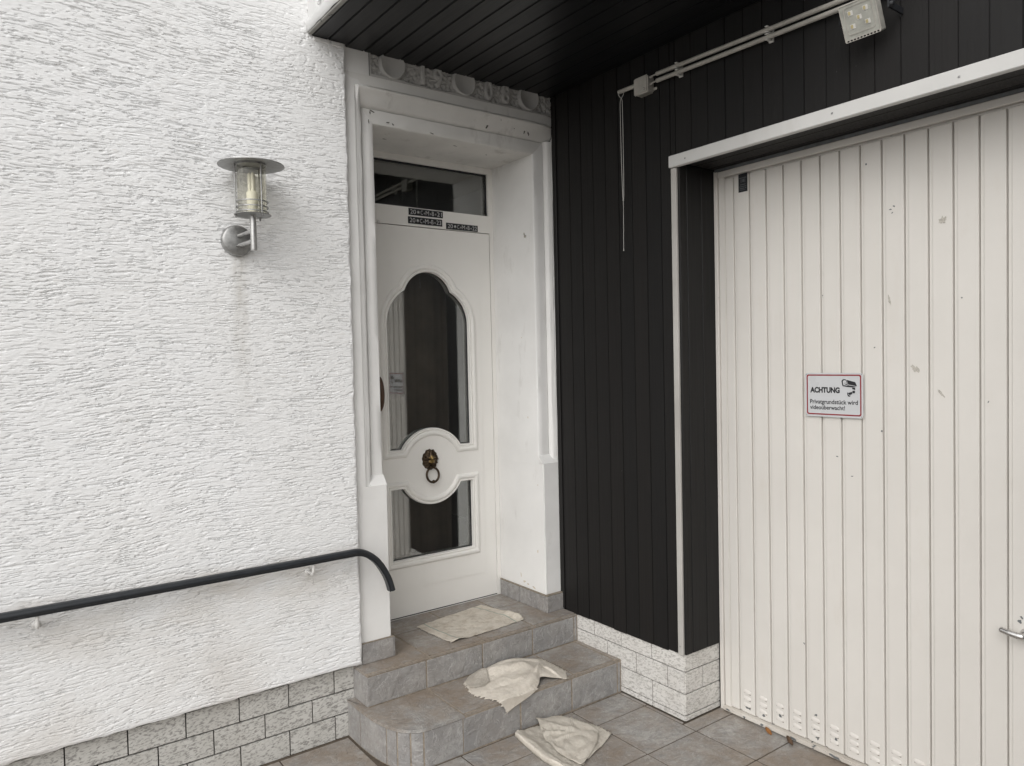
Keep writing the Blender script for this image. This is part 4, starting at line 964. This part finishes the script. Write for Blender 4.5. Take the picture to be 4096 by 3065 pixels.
# cloth hanging over the edge of the lower step
z_ = H1+.004
P2 = coons([(-.728, -.172, z_), (-.60, -.140, z_+.012), (-.50, -.134, z_+.022), (-.42, -.138, z_+.018), (-.35, -.160, z_+.006), (-.301, -.187, z_)],
           [(-.686, -.440, .106), (-.640, -.440, .122), (-.585, -.440, .137), (-.540, -.438, .152), (-.492, -.416, z_+.010), (-.455, -.385, z_+.020), (-.41, -.405, z_+.012), (-.345, -.436, z_-.002)],
           [(-.728, -.172, z_), (-.748, -.24, z_), (-.763, -.295, z_), (-.738, -.37, z_), (-.716, -.430, z_), (-.686, -.440, .106)],
           [(-.301, -.187, z_), (-.299, -.30, z_), (-.304, -.37, z_), (-.345, -.436, z_-.002)], 110, 80)
hum = ridge(P2, (-.66, -.17), (-.44, -.28), .035, .020)+ridge(P2, (-.62, -.21), (-.43, -.21), .016, .008)+ridge(P2, (-.46, -.36), (-.395, -.31), .010, .016)+ridge(P2, (-.395, -.315), (-.37, -.41), .007, .010)+ridge(P2, (-.52, -.16), (-.33, -.22), .012, .009)+ridge(P2, (-.62, -.27), (-.52, -.38), .05, .008)
hum += .0016*crease(110, 80, .004, .030, .020, 171)+np.abs(.0020*noise2(110, 80, .004, .028, .02, 71))+np.abs(.0007*noise2(110, 80, .004, .010, .010, 72))
ins = np.clip(np.minimum(np.minimum(np.arange(110)[:, None], 109-np.arange(110)[:, None])/8, np.minimum(np.arange(80)[None]/6, (79-np.arange(80)[None])/5)), .08, 1)
P2[..., 2] += hum*ins
over = P2[..., 1] < -.428
onst = ~over; P2[..., 2] = np.where(onst, np.maximum(P2[..., 2], H1+.003), P2[..., 2]); P2[..., 1] = np.where(over, np.minimum(P2[..., 1], -.4385), P2[..., 1])
fray(P2, 'l', .009, 5); fray(P2, 'r', .009, 6)
FL = coons([(-.722, -.176, z_+.004), (-.68, -.150, z_+.010), (-.628, -.150, z_+.024)], [(-.735, -.262, z_+.005), (-.70, -.278, z_+.008), (-.655, -.268, z_+.012)], [(-.722, -.176, z_+.004), (-.738, -.22, z_+.006), (-.735, -.262, z_+.005)], [(-.628, -.150, z_+.024), (-.624, -.20, z_+.026), (-.655, -.268, z_+.012)], 30, 30)
q2 = P2.reshape(-1, 3); fq = FL.reshape(-1, 3)
near_ = np.array([q2[np.argmin(((q2[:, :2]-v_[:2])**2).sum(1)), 2] for v_ in fq]).reshape(FL.shape[:2])
FL[..., 2] = np.maximum(FL[..., 2], near_+.005); FL[..., 2] += np.abs(.0016*noise2(30, 30, .004, .016, .02, 73)); fray(FL, 'ln', .006, 8)
o = obj('floor_cloth', join([grid_mesh(P2), grid_mesh(FL)]), CL2, smooth=180); solid(o, .002, 1)
tag(o, 'crumpled beige cloth hanging over the edge of the lower step', 'cloth', 'floor cloths')
# cloth folded on the floor
def crease(n_, m_, dd, lx, ly, seed): return np.clip(1-np.abs(noise2(n_, m_, dd, lx, ly, seed))*1.6, 0, 1)**2
def lay(far, near, left, right, n_, m_, seed, amp=.0022):
    Q = coons(far, near, left, right, n_, m_); Q[..., 2] += .0012*crease(n_, m_, .005, .030, .022, seed+40)+np.abs(amp*noise2(n_, m_, .005, .03, .025, seed))+np.abs(.0008*noise2(n_, m_, .005, .009, .009, seed+1)); return Q
z_ = .005
A1 = lay([(-.655, -.450, z_+.012), (-.600, -.448, z_+.004), (-.530, -.450, z_+.003)], [(-.660, -.800, z_+.014), (-.62, -.81, z_+.004), (-.57, -.80, z_)], [(-.655, -.450, z_+.012), (-.676, -.58, z_+.016), (-.684, -.70, z_+.016), (-.660, -.800, z_+.014)], [(-.530, -.450, z_+.003), (-.52, -.62, z_), (-.57, -.80, z_)], 50, 70, 81)
s_ = np.linspace(0, 1, 50)[:, None]; A1[..., 2] += .010*np.exp(-((s_-.13)/.14)**2)*np.sin(np.clip(np.linspace(.05, 1, 70), 0, 1)*np.pi)[None]**.4; A1[0, :, 2] = .002
B1 = lay([(-.405, -.446, z_+.003), (-.37, -.50, z_+.002), (-.345, -.575, z_+.002), (-.334, -.650, z_+.006), (-.336, -.705, z_)], [(-.56, -.52, z_), (-.54, -.62, z_), (-.53, -.70, z_), (-.545, -.785, z_)], [(-.405, -.446, z_+.003), (-.50, -.46, z_), (-.56, -.52, z_)], [(-.336, -.705, z_), (-.44, -.75, z_), (-.545, -.785, z_)], 60, 50, 84)
fray(B1, 'f', .007, 9)
D1 = lay([(-.528, -.437, .036), (-.47, -.446, .022), (-.415, -.452, .018), (-.385, -.52, .016), (-.365, -.615, .018), (-.375, -.670, .017)], [(-.588, -.555, .024), (-.60, -.62, .018), (-.615, -.70, .016), (-.60, -.795, .012), (-.578, -.805, .012)], [(-.528, -.437, .036), (-.552, -.49, .034), (-.588, -.555, .024)], [(-.375, -.670, .017), (-.45, -.735, .015), (-.578, -.805, .012)], 80, 60, 87, .0035)
D1[..., 2] += ridge(D1, (-.585, -.555), (-.50, -.58), .010, .014)+ridge(D1, (-.56, -.61), (-.47, -.62), .008, .011)+ridge(D1, (-.53, -.47), (-.44, -.60), .02, .010)+ridge(D1, (-.60, -.60), (-.60, -.70), .012, .008)
o = obj('floor_cloth', join([grid_mesh(A1), grid_mesh(B1), grid_mesh(D1)]), CL3, smooth=180); solid(o, .002, 1)
tag(o, 'folded beige striped cloth lying on the floor below the steps', 'cloth', 'floor cloths')

# ---- dry leaves caught under the garage door
def leaf_(loc, L, w_, rz, mat, label):
    n_ = 9; Pq = []
    for k_ in range(n_):
        t_ = k_/(n_-1); ww = w_*math.sin(math.pi*min(1, t_*.95+.03))**.8
        Pq.append([(L*(t_-.5), ww*s, .004+.010*t_*t_+.006*abs(s)-.003*math.sin(6*t_)) for s in (-1, -.5, 0, .5, 1)])
    o_ = obj('dry_leaf', grid_mesh(np.array(Pq)), mat, None, loc, (0, 0, rz), smooth=180); solid(o_, .0006); tag(o_, label, 'leaf', 'dry leaves under the garage door')
leaf_((.196, -1.105, -.001), .042, .010, R(70), LEAF, 'orange dry leaf under the garage door')
leaf_((.196, -1.205, -.001), .050, .010, R(60), LEAFD, 'dark brown curled leaf under the garage door')
